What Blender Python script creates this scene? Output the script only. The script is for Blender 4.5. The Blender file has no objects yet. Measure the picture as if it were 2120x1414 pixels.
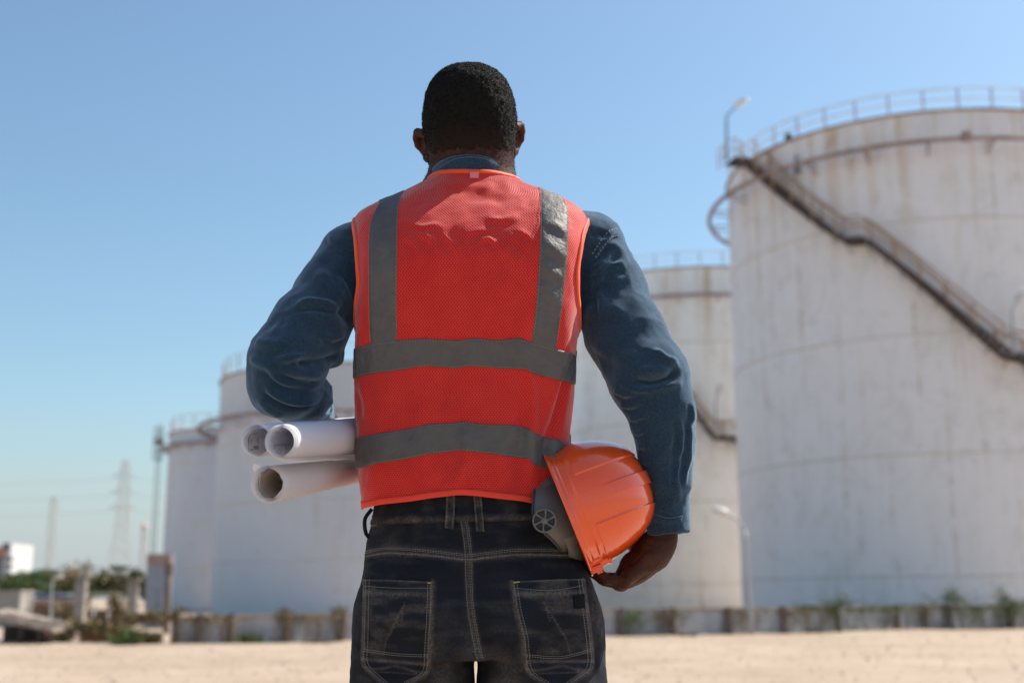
import bpy, math, random
import numpy as np
from mathutils import Vector, Matrix
from mathutils.bvhtree import BVHTree

R = math.radians
scene = bpy.context.scene
random.seed(7)
rng = np.random.default_rng(7)

# ---------------------------------------------------------------- camera, sky, sun
FPX, CX, CY, HORIZON, CAMZ = 2600.0, 1060.0, 707.0, 1240.0, 0.95
PITCH = math.atan((HORIZON - CY) / FPX)
cam_data = bpy.data.cameras.new("camera")
cam = bpy.data.objects.new("camera", cam_data)
scene.collection.objects.link(cam)
cam.location = (0, 0, CAMZ)
cam.rotation_euler = (math.pi / 2 + PITCH, 0, 0)
cam_data.sensor_width = 36
cam_data.lens = 36 * FPX / 2120
cam_data.clip_start = 0.05
cam_data.clip_end = 9000
cam_data.dof.use_dof = True
cam_data.dof.focus_distance = 1.93
cam_data.dof.aperture_fstop = 3.7
scene.camera = cam

SUN_EL, SUN_AZ = R(50), R(62)          # azimuth measured from the view direction (+Y) towards the right (+X)
sun_vec = Vector((math.cos(SUN_EL) * math.sin(SUN_AZ), math.cos(SUN_EL) * math.cos(SUN_AZ), math.sin(SUN_EL)))
world = bpy.data.worlds.new("World")
scene.world = world
world.use_nodes = True
wn = world.node_tree.nodes
bg = wn["Background"]
sky = wn.new("ShaderNodeTexSky")
sky.sky_type = 'NISHITA'
sky.sun_disc = False
sky.sun_elevation = SUN_EL
sky.sun_rotation = SUN_AZ
sky.altitude = 700
sky.air_density = 1.25
sky.dust_density = 2.1
sky.ozone_density = 3.2
wl_ = world.node_tree.links
tint = wn.new("ShaderNodeMix"); tint.data_type = 'RGBA'; tint.blend_type = 'MULTIPLY'; tint.inputs[0].default_value = 1.0
wl_.new(sky.outputs[0], tint.inputs[6]); tint.inputs[7].default_value = (0.90, 0.985, 0.95, 1)
tcw = wn.new("ShaderNodeTexCoord"); sxyz = wn.new("ShaderNodeSeparateXYZ"); wl_.new(tcw.outputs["Generated"], sxyz.inputs[0])
hz_w = wn.new("ShaderNodeMapRange"); hz_w.interpolation_type = 'SMOOTHSTEP'       # pale haze low over the horizon, the same all round
hz_w.inputs[1].default_value = 0.17; hz_w.inputs[2].default_value = -0.01; hz_w.inputs[3].default_value = 0.0; hz_w.inputs[4].default_value = 0.85
wl_.new(sxyz.outputs[2], hz_w.inputs[0])
hzm = wn.new("ShaderNodeMix"); hzm.data_type = 'RGBA'; wl_.new(hz_w.outputs[0], hzm.inputs[0]); wl_.new(tint.outputs[2], hzm.inputs[6])
hzm.inputs[7].default_value = (3.25, 3.62, 4.0, 1)
wl_.new(hzm.outputs[2], bg.inputs[0])
bg.inputs[1].default_value = 0.113
sun_data = bpy.data.lights.new("sun", 'SUN')
sun_data.energy = 5.0
sun_data.angle = R(0.53)
sun_data.color = (1.0, 0.93, 0.83)
sun = bpy.data.objects.new("sun", sun_data)
scene.collection.objects.link(sun)
sun.rotation_euler = sun_vec.to_track_quat('Z', 'Y').to_euler()
scene.view_settings.view_transform = 'Standard'
scene.view_settings.look = 'None'
scene.view_settings.exposure = 0.52
scene.view_settings.gamma = 1.0
scene.view_settings.use_curve_mapping = False
scene.cycles.use_denoising = True
scene.cycles.max_bounces = 8
scene.cycles.transparent_max_bounces = 16
scene.cycles.sample_clamp_indirect = 6

# ---------------------------------------------------------------- helpers
cP, sP = math.cos(PITCH), math.sin(PITCH)
def ray(px, py):
    """direction through photo pixel, normalised so that y = 1"""
    u, v = (px - CX) / FPX, (CY - py) / FPX
    y = cP - v * sP
    z = sP + v * cP
    return np.array([u / y, 1.0, z / y])
def at(px, py, Y):
    return np.array([0, 0, CAMZ]) + ray(px, py) * Y
def rad(rpx, p):
    """pixel length to metres at point p"""
    return rpx * (p[1] * cP + (p[2] - CAMZ) * sP) / FPX
def zat(py, Y):
    return at(CX, py, Y)[2]

def link(name, me, parent=None):
    o = bpy.data.objects.new(name, me)
    scene.collection.objects.link(o)
    if parent is not None:
        o.parent = parent
    return o
def tag(o, label=None, cat=None, group=None, kind=None):
    if label: o["label"] = label
    if cat: o["category"] = cat
    if group: o["group"] = group
    if kind: o["kind"] = kind
    return o
def empty(name, loc, label=None, cat=None, group=None, rz=0.0):
    o = link(name, None)
    o.location = loc
    o.rotation_euler = (0, 0, rz)
    o.empty_display_size = 0.2
    return tag(o, label, cat, group)
def mesh(name, V, F, mat=None, smooth=False, mats=None, fm=None):
    """V: (n,3) array, F: list of tuples or (m,k) int array"""
    me = bpy.data.meshes.new(name)
    V = np.asarray(V, dtype=np.float32)
    if isinstance(F, np.ndarray) and F.ndim == 2:
        m, k = F.shape
        me.vertices.add(len(V)); me.vertices.foreach_set("co", V.ravel())
        me.loops.add(m * k); me.loops.foreach_set("vertex_index", F.astype(np.int32).ravel())
        me.polygons.add(m)
        me.polygons.foreach_set("loop_start", np.arange(0, m * k, k, dtype=np.int32))
        me.polygons.foreach_set("loop_total", np.full(m, k, dtype=np.int32))
        me.update(calc_edges=True); me.validate()
    else:
        me.from_pydata(V.tolist(), [], [tuple(int(i) for i in f) for f in F])
        me.update()
    if smooth:
        me.polygons.foreach_set("use_smooth", np.ones(len(me.polygons), dtype=bool))
    for mm in (mats or ([mat] if mat else [])):
        me.materials.append(mm)
    if fm is not None:
        me.polygons.foreach_set("material_index", np.asarray(fm, dtype=np.int32))
    return me

class MB:
    """collects boxes, tubes, lathes into one mesh"""
    def __init__(s): s.V = []; s.F = []; s.n = 0
    def add(s, V, F):
        V = np.asarray(V, float)
        s.V.append(V); s.F += [tuple(int(i) + s.n for i in f) for f in F]; s.n += len(V)
        return s
    def box(s, c, d, M=None):
        x, y, z = np.array(d) / 2
        V = np.array([(i * x, j * y, k * z) for k in (-1, 1) for j in (-1, 1) for i in (-1, 1)], float)
        if M is not None: V = V @ np.array(M).T
        return s.add(V + np.array(c), [(0, 2, 3, 1), (4, 5, 7, 6), (0, 1, 5, 4), (2, 6, 7, 3), (0, 4, 6, 2), (1, 3, 7, 5)])
    def tube(s, pts, r, n=8, closed=False, caps=True):
        P = np.asarray(pts, float); m = len(P)
        r = np.broadcast_to(np.asarray(r, float), (m,))
        if closed: T = np.roll(P, -1, 0) - np.roll(P, 1, 0)
        else: T = np.gradient(P, axis=0)
        T /= np.linalg.norm(T, axis=1)[:, None] + 1e-12
        up = np.array([0, 0, 1.0]) if abs(T[0, 2]) < 0.9 else np.array([1.0, 0, 0])
        a = np.cross(T[0], up); a /= np.linalg.norm(a)
        V = []
        for i in range(m):
            a = a - T[i] * a.dot(T[i]); a /= np.linalg.norm(a) + 1e-12
            b = np.cross(T[i], a)
            t = np.arange(n) * 2 * math.pi / n
            V.append(P[i] + r[i] * (np.cos(t)[:, None] * a + np.sin(t)[:, None] * b))
        F = []
        for i in range(m if closed else m - 1):
            j = (i + 1) % m
            for k in range(n):
                F.append((i * n + k, i * n + (k + 1) % n, j * n + (k + 1) % n, j * n + k))
        if caps and not closed:
            F.append(tuple(range(n - 1, -1, -1))); F.append(tuple((m - 1) * n + k for k in range(n)))
        return s.add(np.vstack(V), F)
    def lathe(s, prof, c=(0, 0, 0), n=24, M=None):
        V = []; F = []; m = len(prof)
        for (r, z) in prof:
            for k in range(n):
                t = 2 * math.pi * k / n
                V.append((r * math.cos(t), r * math.sin(t), z))
        for i in range(m - 1):
            for k in range(n):
                F.append((i * n + k, i * n + (k + 1) % n, (i + 1) * n + (k + 1) % n, (i + 1) * n + k))
        V = np.array(V)
        if M is not None: V = V @ np.array(M).T
        return s.add(V + np.array(c), F)
    def build(s, name, mat, parent=None, smooth=False, loc=None):
        V = np.vstack(s.V)
        if loc is not None: V = V - np.array(loc)
        o = link(name, mesh(name, V, s.F, mat, smooth), parent)
        if loc is not None: o.location = loc
        return o

def grid_faces(nu, nv, closed_u=False):
    """vertex index = v*nu + u"""
    u = np.arange(nu if closed_u else nu - 1); v = np.arange(nv - 1)
    U, Vv = np.meshgrid(u, v)
    a = Vv * nu + U; b = Vv * nu + (U + 1) % nu
    return np.stack([a, b, b + nu, a + nu], -1).reshape(-1, 4)

def vnoise(P, scale, seed=0):
    """value noise in [-1,1], P (n,3)"""
    Q = np.asarray(P, float) * scale + seed * 17.3
    I = np.floor(Q).astype(np.int64); f = Q - I; f = f * f * (3 - 2 * f)
    def h(i, j, k):
        n = (i * 73856093) ^ (j * 19349663) ^ (k * 83492791) ^ (seed * 2654435)
        n = (n ^ (n >> 13)) * 1274126177
        n = n ^ (n >> 16)
        return (n & 0xffff) / 32767.5 - 1
    out = 0
    for a in (0, 1):
        for b in (0, 1):
            for c in (0, 1):
                w = (f[..., 0] if a else 1 - f[..., 0]) * (f[..., 1] if b else 1 - f[..., 1]) * (f[..., 2] if c else 1 - f[..., 2])
                out = out + w * h(I[..., 0] + a, I[..., 1] + b, I[..., 2] + c)
    return out
def fbm(P, scale, seed=0, oct=3):
    return sum(vnoise(P, scale * 2 ** i, seed + i) * 0.5 ** i for i in range(oct))

# ---- signed distance fields on rectilinear grids, surface nets
class Field:
    def __init__(s, xs, ys, zs, far=0.06):
        s.x, s.y, s.z = [np.asarray(a, np.float32) for a in (xs, ys, zs)]
        s.F = np.full((len(s.x), len(s.y), len(s.z)), far, np.float32); s.far = far
    def win(s, lo, hi, pad=0.05):
        sl = []
        for ax, l, h in zip((s.x, s.y, s.z), lo, hi):
            i0 = max(0, np.searchsorted(ax, l - pad) - 1); i1 = min(len(ax), np.searchsorted(ax, h + pad) + 1)
            sl.append(slice(i0, i1))
        return tuple(sl)
    def pts(s, w):
        return (s.x[w[0]][:, None, None], s.y[w[1]][None, :, None], s.z[w[2]][None, None, :])
    def blend(s, w, d, k, sub=False):
        A = s.F[w]
        if A.size == 0: return
        if sub:
            s.F[w] = np.maximum(A, -d); return
        if k <= 0: s.F[w] = np.minimum(A, d); return
        h = np.maximum(k - np.abs(A - d), 0) / k
        s.F[w] = np.minimum(A, d) - h * h * k * 0.25
    def cone(s, a, b, r1, r2, k=0.02, sub=False, flat=None):
        a = np.array(a, float); b = np.array(b, float); rm = max(r1, r2)
        w = s.win(np.minimum(a, b) - rm, np.maximum(a, b) + rm)
        X, Y, Z = s.pts(w); ab = b - a; L = float(ab @ ab) + 1e-12
        h = np.clip(((X - a[0]) * ab[0] + (Y - a[1]) * ab[1] + (Z - a[2]) * ab[2]) / L, 0, 1)
        qx, qy, qz = X - a[0] - ab[0] * h, Y - a[1] - ab[1] * h, Z - a[2] - ab[2] * h
        if flat is not None:                       # (direction, factor): flattened cross-section
            n = np.array(flat[0], float); n /= np.linalg.norm(n); g = flat[1] - 1
            dn = qx * n[0] + qy * n[1] + qz * n[2]
            qx = qx + dn * n[0] * g; qy = qy + dn * n[1] * g; qz = qz + dn * n[2] * g
        d = np.sqrt(qx * qx + qy * qy + qz * qz) - (r1 + (r2 - r1) * h)
        s.blend(w, d.astype(np.float32), k, sub)
    def chain(s, pts, k=0.02, **kw):
        for (p, r), (q, t) in zip(pts[:-1], pts[1:]): s.cone(p, q, r, t, k, **kw)
    def ell(s, c, r, k=0.02, M=None, sub=False):
        c = np.array(c, float); r = np.array(r, float); m = r.max()
        w = s.win(c - m, c + m); X, Y, Z = s.pts(w)
        x, y, z = X - c[0], Y - c[1], Z - c[2]
        if M is not None:
            M = np.array(M)
            x, y, z = [M[0, i] * x + M[1, i] * y + M[2, i] * z for i in range(3)]
        k0 = np.sqrt((x / r[0]) ** 2 + (y / r[1]) ** 2 + (z / r[2]) ** 2)
        k1 = np.sqrt((x / r[0] ** 2) ** 2 + (y / r[1] ** 2) ** 2 + (z / r[2] ** 2) ** 2) + 1e-9
        s.blend(w, (k0 * (k0 - 1) / k1).astype(np.float32), k, sub)
    def net(s):
        F = s.F; S = F < 0
        c = S[:-1, :-1, :-1].astype(np.int8)
        tot = np.zeros(c.shape, np.int8)
        for a in (0, 1):
            for b in (0, 1):
                for d in (0, 1):
                    tot += S[a:a + c.shape[0], b:b + c.shape[1], d:d + c.shape[2]]
        act = np.argwhere((tot > 0) & (tot < 8))
        idx = np.full(c.shape, -1, np.int32); idx[act[:, 0], act[:, 1], act[:, 2]] = np.arange(len(act))
        acc = np.zeros((len(act), 3)); cnt = np.zeros(len(act))
        ax = (s.x, s.y, s.z)
        cor = [(a, b, d) for a in (0, 1) for b in (0, 1) for d in (0, 1)]
        val = {q: F[act[:, 0] + q[0], act[:, 1] + q[1], act[:, 2] + q[2]] for q in cor}
        for q in cor:
            for dim in range(3):
                if q[dim] == 0:
                    q2 = list(q); q2[dim] = 1; q2 = tuple(q2)
                    v1, v2 = val[q], val[q2]; m = (v1 < 0) != (v2 < 0)
                    t = v1[m] / (v1[m] - v2[m])
                    p = np.stack([ax[e][act[m, e] + q[e]] for e in range(3)], 1).astype(float)
                    p2 = ax[dim][act[m, dim] + 1]
                    p[:, dim] += t * (p2 - p[:, dim])
                    acc[m] += p; cnt[m] += 1
        V = acc / cnt[:, None]
        Q = []
        for dim in range(3):
            A = S; sh = [slice(None)] * 3; sh2 = [slice(None)] * 3
            sh[dim] = slice(0, -1); sh2[dim] = slice(1, None)
            e = np.argwhere(S[tuple(sh)] != S[tuple(sh2)])
            o1, o2 = [(1, 2), (2, 0), (0, 1)][dim]
            ok = (e[:, o1] > 0) & (e[:, o2] > 0) & (e[:, o1] < c.shape[o1]) & (e[:, o2] < c.shape[o2])
            e = e[ok]
            def g(d1, d2):
                f = e.copy(); f[:, o1] -= d1; f[:, o2] -= d2
                return idx[f[:, 0], f[:, 1], f[:, 2]]
            q = np.stack([g(1, 1), g(0, 1), g(0, 0), g(1, 0)], 1)
            ins = S[e[:, 0], e[:, 1], e[:, 2]]
            q[~ins] = q[~ins][:, ::-1]
            Q.append(q)
        Q = np.vstack(Q); Q = Q[(Q >= 0).all(1)]
        return V, Q

def smooth_mesh(V, Q, it=2, lam=0.5):
    E = np.vstack([Q[:, [0, 1]], Q[:, [1, 2]], Q[:, [2, 3]], Q[:, [3, 0]]])
    E = np.vstack([E, E[:, ::-1]])
    n = np.bincount(E[:, 0], minlength=len(V)).astype(float) + 1e-9
    for i in range(it):
        for l in (lam, -lam * 1.02):
            A = np.stack([np.bincount(E[:, 0], V[E[:, 1], k], minlength=len(V)) for k in range(3)], 1) / n[:, None]
            V = V + l * (A - V)
    return V
def normals(V, Q):
    N = np.cross(V[Q[:, 2]] - V[Q[:, 0]], V[Q[:, 3]] - V[Q[:, 1]])
    out = np.zeros_like(V)
    for k in range(4):
        for d in range(3):
            out[:, d] += np.bincount(Q[:, k], N[:, d], minlength=len(V))
    return out / (np.linalg.norm(out, axis=1)[:, None] + 1e-12)
def bvh_of(V, Q):
    return BVHTree.FromPolygons([tuple(v) for v in V.tolist()], Q.tolist())
def hit(bvh, px, py):
    d = Vector(ray(px, py)).normalized()
    loc, nor, i, dist = bvh.ray_cast(Vector((0, 0, CAMZ)), d)
    if loc is None:
        return None, None
    if nor.dot(d) > 0: nor = -nor
    return np.array(loc), np.array(nor)
def resample(P, n):
    P = np.asarray(P, float)
    L = np.r_[0, np.cumsum(np.linalg.norm(np.diff(P, axis=0), axis=1))]
    t = np.linspace(0, L[-1], n)
    return np.stack([np.interp(t, L, P[:, k]) for k in range(P.shape[1])], 1)
def spline(P, n):
    """Catmull-Rom resample"""
    P = np.asarray(P, float)
    if len(P) < 3: return resample(P, n)
    A = np.vstack([2 * P[0] - P[1], P, 2 * P[-1] - P[-2]]); out = []
    for i in range(1, len(A) - 2):
        t = np.linspace(0, 1, 12, endpoint=False)[:, None]
        p0, p1, p2, p3 = A[i - 1], A[i], A[i + 1], A[i + 2]
        out.append(0.5 * ((2 * p1) + (-p0 + p2) * t + (2 * p0 - 5 * p1 + 4 * p2 - p3) * t ** 2 + (-p0 + 3 * p1 - 3 * p2 + p3) * t ** 3))
    out.append(P[-1:]); return resample(np.vstack(out), n)
def polyline_on(bvh, pts, n=None):
    """trace photo pixels onto a surface; None hits fall back on the nearest depth"""
    pts = spline(pts, n or max(4, int(np.linalg.norm(np.diff(np.asarray(pts, float), axis=0), axis=1).sum() / 8)))
    P = []; N = []
    for (x, y) in pts:
        h, nn = hit(bvh, x, y)
        if h is None: continue
        P.append(h); N.append(nn)
    return np.array(P), np.array(N)
def add_folds(V, Q, folds, bvh=None):
    """folds: (pixel polyline, width m, height m[, sharp]) ridges (or grooves) raised on the surface that the polyline crosses"""
    bvh = bvh or bvh_of(V, Q); N = normals(V, Q); D = np.zeros(len(V))
    for f in folds:
        P, NN = polyline_on(bvh, f[0])
        if len(P) < 2: continue
        w, a = f[1], f[2]; taper = f[3] if len(f) > 3 else 0.25
        m = np.where(((V > P.min(0) - 3 * w) & (V < P.max(0) + 3 * w)).all(1) & (N @ NN.mean(0) > -0.2))[0]
        best = np.full(len(m), 9.0); tt = np.zeros(len(m)); n = len(P) - 1
        side = np.zeros(len(m))
        for i in range(n):
            ab = P[i + 1] - P[i]; ap = V[m] - P[i]
            h = np.clip(ap @ ab / (ab @ ab + 1e-12), 0, 1); q = ap - h[:, None] * ab
            d = np.linalg.norm(q, axis=1)
            s_ = np.sign(np.cross(ab, q) @ NN[i])
            b = d < best; best[b] = d[b]; tt[b] = (i + h[b]) / n; side[b] = s_[b]
        ends = np.clip(np.minimum(tt, 1 - tt) / max(taper, 1e-3), 0, 1); ends = ends * ends * (3 - 2 * ends)
        x = best / w
        asym = f[4] if len(f) > 4 else 0.0       # >0: a valley follows on the right-hand side of the stroke
        prof = np.exp(-x * x)
        if asym: prof = prof - asym * np.where(side < 0, 1, 0) * np.exp(-((x - 1.6) ** 2) * 1.2) * 0.8
        D[m] += a * prof * ends
    return V + N * D[:, None]

def torso_pack(rows):
    """rows: py, xl, xr, back, front, n, Yc -> arrays by z"""
    out = []
    for (py, xl, xr, bb, bf, n, yc) in rows:
        Yr = yc - 0.35 * bb
        A, B = at(xl, py, Yr), at(xr, py, Yr)
        out.append((A[2], A[0], B[0], bb, bf, n, yc))
    out.sort()
    a = np.array(out); zz = np.linspace(a[0, 0], a[-1, 0], 160); step = zz[1] - zz[0]
    g = [np.interp(zz, a[:, 0], a[:, i]) for i in range(7)]
    def smo(v, sig):                                   # rounds the piecewise profile
        r = max(1, int(3 * sig / step)); x = np.arange(-r, r + 1) * step; w = np.exp(-.5 * (x / sig) ** 2); w /= w.sum()
        p = np.r_[v[0] - (v[1:r + 1][::-1] - v[0]), v, v[-1] + (v[-1] - v[-r - 1:-1][::-1])]; return np.convolve(p, w, 'valid')
    sg = [0, .004, .004, .013, .013, .013, .013]
    return {k: (zz if i == 0 else smo(g[i], sg[i])) for i, k in enumerate(("z", "xl", "xr", "bb", "bf", "n", "yc"))}
def tp(T, z):
    return {k: np.interp(z, T["z"], T[k]) for k in ("xl", "xr", "bb", "bf", "n", "yc")}
def ring_point(T, th, z):
    """th: -pi/2 = back centre"""
    p = tp(T, z); c, s_ = np.cos(th), np.sin(th)
    a = (p["xr"] - p["xl"]) / 2; cx = (p["xr"] + p["xl"]) / 2; e = 2 / p["n"]
    ax = np.sign(c) * np.abs(c) ** e; ay = np.sign(s_) * np.abs(s_) ** e
    return np.stack([cx + a * ax, p["yc"] + np.where(s_ < 0, p["bb"], p["bf"]) * ay, z + 0 * th], -1)
def torso_field(Fd, T, shrink=0.0, k=0.02, zlo=None, zhi=None):
    zlo = T["z"][0] if zlo is None else zlo; zhi = T["z"][-1] if zhi is None else zhi
    w = Fd.win((T["xl"].min(), T["yc"].min() - 0.16, zlo), (T["xr"].max(), T["yc"].max() + 0.16, zhi), 0.03)
    X, Y, Z = Fd.pts(w); p = tp(T, Z[0, 0])
    a = ((p["xr"] - p["xl"]) / 2 - shrink)[None, None, :]; cx = ((p["xr"] + p["xl"]) / 2)[None, None, :]
    yy = Y - p["yc"][None, None, :]
    b = np.where(yy < 0, p["bb"][None, None, :], p["bf"][None, None, :]) - shrink
    n = p["n"][None, None, :]
    q = (np.abs((X - cx) / a) ** n + np.abs(yy / b) ** n) ** (1 / n)
    d = (q - 1) * np.minimum(a, b) * 0.9
    d = np.maximum(d, np.maximum(zlo - Z, Z - zhi))
    Fd.blend(w, d.astype(np.float32), k)

# ---------------------------------------------------------------- materials
def M(name, col=(0.5, 0.5, 0.5), rough=0.7, metal=0.0, spec=0.5, **kw):
    m = bpy.data.materials.new(name); m.use_nodes = True
    b = m.node_tree.nodes["Principled BSDF"]
    b.inputs["Base Color"].default_value = (*col, 1)
    b.inputs["Roughness"].default_value = rough
    b.inputs["Metallic"].default_value = metal
    b.inputs["Specular IOR Level"].default_value = spec
    for k, v in kw.items():
        b.inputs[k.replace("_", " ")].default_value = v
    return m
class NT:
    """small shader graph writer"""
    def __init__(s, m): s.m = m; s.t = m.node_tree; s.b = s.t.nodes["Principled BSDF"]
    def n(s, ty, **kw):
        x = s.t.nodes.new(ty)
        for k, v in kw.items(): setattr(x, k, v)
        return x
    def set(s, sock, v):
        if isinstance(v, bpy.types.NodeSocket): s.t.links.new(v, sock)
        elif isinstance(v, (tuple, list)) and len(v) == 3 and sock.type == 'RGBA': sock.default_value = (*v, 1)
        else: sock.default_value = v
    def co(s, kind="Object", scale=(1, 1, 1), rot=(0, 0, 0)):
        if kind == "Position": o = s.n("ShaderNodeNewGeometry").outputs["Position"]
        else: o = s.n("ShaderNodeTexCoord").outputs[kind]
        mp = s.n("ShaderNodeMapping"); s.set(mp.inputs[0], o)
        mp.inputs["Scale"].default_value = scale; mp.inputs["Rotation"].default_value = rot
        return mp.outputs[0]
    def noise(s, v, scale=1, detail=4, rough=0.55, dist=0.0):
        x = s.n("ShaderNodeTexNoise"); s.set(x.inputs["Vector"], v)
        x.inputs["Scale"].default_value = scale; x.inputs["Detail"].default_value = detail
        x.inputs["Roughness"].default_value = rough; x.inputs["Distortion"].default_value = dist
        return x.outputs[0]
    def ramp(s, f, stops, interp='LINEAR'):
        x = s.n("ShaderNodeValToRGB"); s.set(x.inputs[0], f); r = x.color_ramp; r.interpolation = interp
        while len(r.elements) < len(stops): r.elements.new(0.5)
        for e, (p, c) in zip(r.elements, stops):
            e.position = p; e.color = (*c, 1) if isinstance(c, (tuple, list)) else (c, c, c, 1)
        return x.outputs[0]
    def mix(s, f, a, b, mode='MIX'):
        x = s.n("ShaderNodeMix", data_type='RGBA', blend_type=mode)
        s.set(x.inputs[0], f); s.set(x.inputs[6], a); s.set(x.inputs[7], b)
        return x.outputs[2]
    def math(s, op, a, b=0.0, c=0.0, clamp=False):
        x = s.n("ShaderNodeMath", operation=op, use_clamp=clamp)
        s.set(x.inputs[0], a); s.set(x.inputs[1], b); s.set(x.inputs[2], c)
        return x.outputs[0]
    def sep(s, v):
        x = s.n("ShaderNodeSeparateXYZ"); s.set(x.inputs[0], v); return x.outputs
    def comb(s, a, b, c=0.0):
        x = s.n("ShaderNodeCombineXYZ")
        for i, v in enumerate((a, b, c)): s.set(x.inputs[i], v)
        return x.outputs[0]
    def attr(s, name):
        return s.n("ShaderNodeAttribute", attribute_name=name).outputs["Fac"]
    def color(s, c): s.set(s.b.inputs["Base Color"], c)
    def rough(s, c): s.set(s.b.inputs["Roughness"], c)
    def bump(s, h, dist=0.01, strength=1.0):
        x = s.n("ShaderNodeBump"); x.inputs["Distance"].default_value = dist; x.inputs["Strength"].default_value = strength
        s.set(x.inputs["Height"], h)
        prev = s.b.inputs["Normal"]
        if prev.is_linked: s.t.links.new(prev.links[0].from_socket, x.inputs["Normal"])
        s.t.links.new(x.outputs[0], prev)
# ================================================================ materials of the place
def mat_sand():
    m = M("sand", (0.5, 0.38, 0.27), 0.95, spec=0.15); t = NT(m)
    p = t.co("Position")
    big = t.noise(p, 0.22, 5, 0.6); mid = t.noise(p, 1.7, 5, 0.65, 0.6); fine = t.noise(p, 30, 4, 0.7)
    tr = t.noise(t.co("Position", (0.12, 1.5, 1)), 1.0, 3, 0.5, 0.8); pat = t.noise(p, 0.75, 6, 0.72, 1.0)
    c = t.ramp(big, [(0.3, (0.34, 0.26, 0.19)), (0.55, (0.415, 0.325, 0.25)), (0.75, (0.475, 0.38, 0.30))])
    c = t.mix(t.ramp(mid, [(0.28, 0.6), (0.42, 0.0)]), c, (0.30, 0.22, 0.155))
    c = t.mix(t.ramp(tr, [(0.35, 0.30), (0.55, 0.0)]), c, (0.48, 0.35, 0.25))
    c = t.mix(t.ramp(fine, [(0.3, 0.35), (0.6, 0.0)]), c, (0.42, 0.31, 0.22))
    c = t.mix(t.ramp(pat, [(0.34, 0.55), (0.47, 0.0)]), c, (0.27, 0.205, 0.15)); c = t.mix(t.ramp(pat, [(0.56, 0.0), (0.70, 0.5)]), c, (0.56, 0.46, 0.37))
    t.color(c); t.bump(mid, 0.05, 0.8); t.bump(fine, 0.008, 0.8)
    return m
def mat_tank(name, base, warm, seed):
    m = M(name, base, 0.55, spec=0.35); t = NT(m)
    o = t.co("Object", (1, 1, 1)); z = t.sep(t.n("ShaderNodeTexCoord").outputs["Object"])[2]
    mp = t.n("ShaderNodeMapping"); t.set(mp.inputs[0], o); mp.inputs["Location"].default_value = (seed * 7.1, seed * 3.3, seed)
    v = mp.outputs[0]
    def sc(v, s):
        q = t.n("ShaderNodeVectorMath", operation='MULTIPLY'); t.set(q.inputs[0], v); q.inputs[1].default_value = s; return q.outputs[0]
    big = t.noise(sc(v, (0.25, 0.25, 0.10)), 1, 4, 0.6)
    streak = t.noise(sc(v, (1.5, 1.5, 0.035)), 1, 4, 0.62)
    streak2 = t.noise(sc(v, (3.6, 3.6, 0.10)), 1, 3, 0.6)
    smudge = t.noise(sc(v, (0.9, 0.9, 1.1)), 1, 5, 0.7, 0.4)
    speck = t.noise(sc(v, (2.6, 2.6, 2.1)), 1, 4, 0.6)
    c = t.mix(t.ramp(big, [(0.3, 0.0), (0.7, 1.0)]), base, warm)
    c = t.mix(t.ramp(streak, [(0.56, 0.0), (0.80, 0.20)]), c, (0.60, 0.50, 0.38))
    blot = t.noise(sc(v, (0.55, 0.55, 0.30)), 1, 6, 0.75, 1.2)
    c = t.mix(t.ramp(blot, [(0.50, 0.0), (0.66, 0.40)]), c, (0.60, 0.56, 0.50))
    c = t.mix(t.math('MULTIPLY', t.ramp(streak2, [(0.57, 0.0), (0.72, 0.65)]), t.ramp(smudge, [(0.4, 0.0), (0.62, 1.0)])), c, (0.42, 0.28, 0.16))
    c = t.mix(t.ramp(smudge, [(0.55, 0.0), (0.78, 0.45)]), c, (0.52, 0.50, 0.49))
    c = t.mix(t.ramp(speck, [(0.66, 0.0), (0.76, 0.45)]), c, (0.30, 0.25, 0.21))
    # rust washing down from the rim
    hi = t.n("ShaderNodeMapRange"); t.set(hi.inputs[0], z); hi.inputs[1].default_value = 14.0; hi.inputs[2].default_value = 22.0
    c = t.mix(t.math('MULTIPLY', t.math('MULTIPLY', hi.outputs[0], t.ramp(streak, [(0.50, 0.0), (0.64, 0.85)])), t.ramp(blot, [(0.36, 0.25), (0.58, 1.0)])), c, (0.60, 0.39, 0.19))
    t.color(c); t.bump(big, 0.04, 0.5)
    return m
def mat_rust(name, a, b, sc=6, rough=0.8):
    m = M(name, a, rough); t = NT(m); n = t.noise(t.co("Position"), sc, 4, 0.65)
    t.color(t.mix(t.ramp(n, [(0.35, 0.0), (0.65, 1.0)]), a, b)); return m
def mat_noisy(name, a, b, sc=4, rough=0.85, bump=0.0):
    m = M(name, a, rough, spec=0.3); t = NT(m); n = t.noise(t.co("Object"), sc, 5, 0.65)
    t.color(t.mix(t.ramp(n, [(0.3, 0.0), (0.7, 1.0)]), a, b))
    if bump: t.bump(n, bump)
    return m
def mat_leaf(name, a, b, sc=2.0):
    m = M(name, a, 0.6, spec=0.3); t = NT(m); n = t.noise(t.co("Position"), sc, 3, 0.7)
    t.color(t.mix(t.ramp(n, [(0.3, 0.0), (0.7, 1.0)]), a, b)); return m

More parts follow.
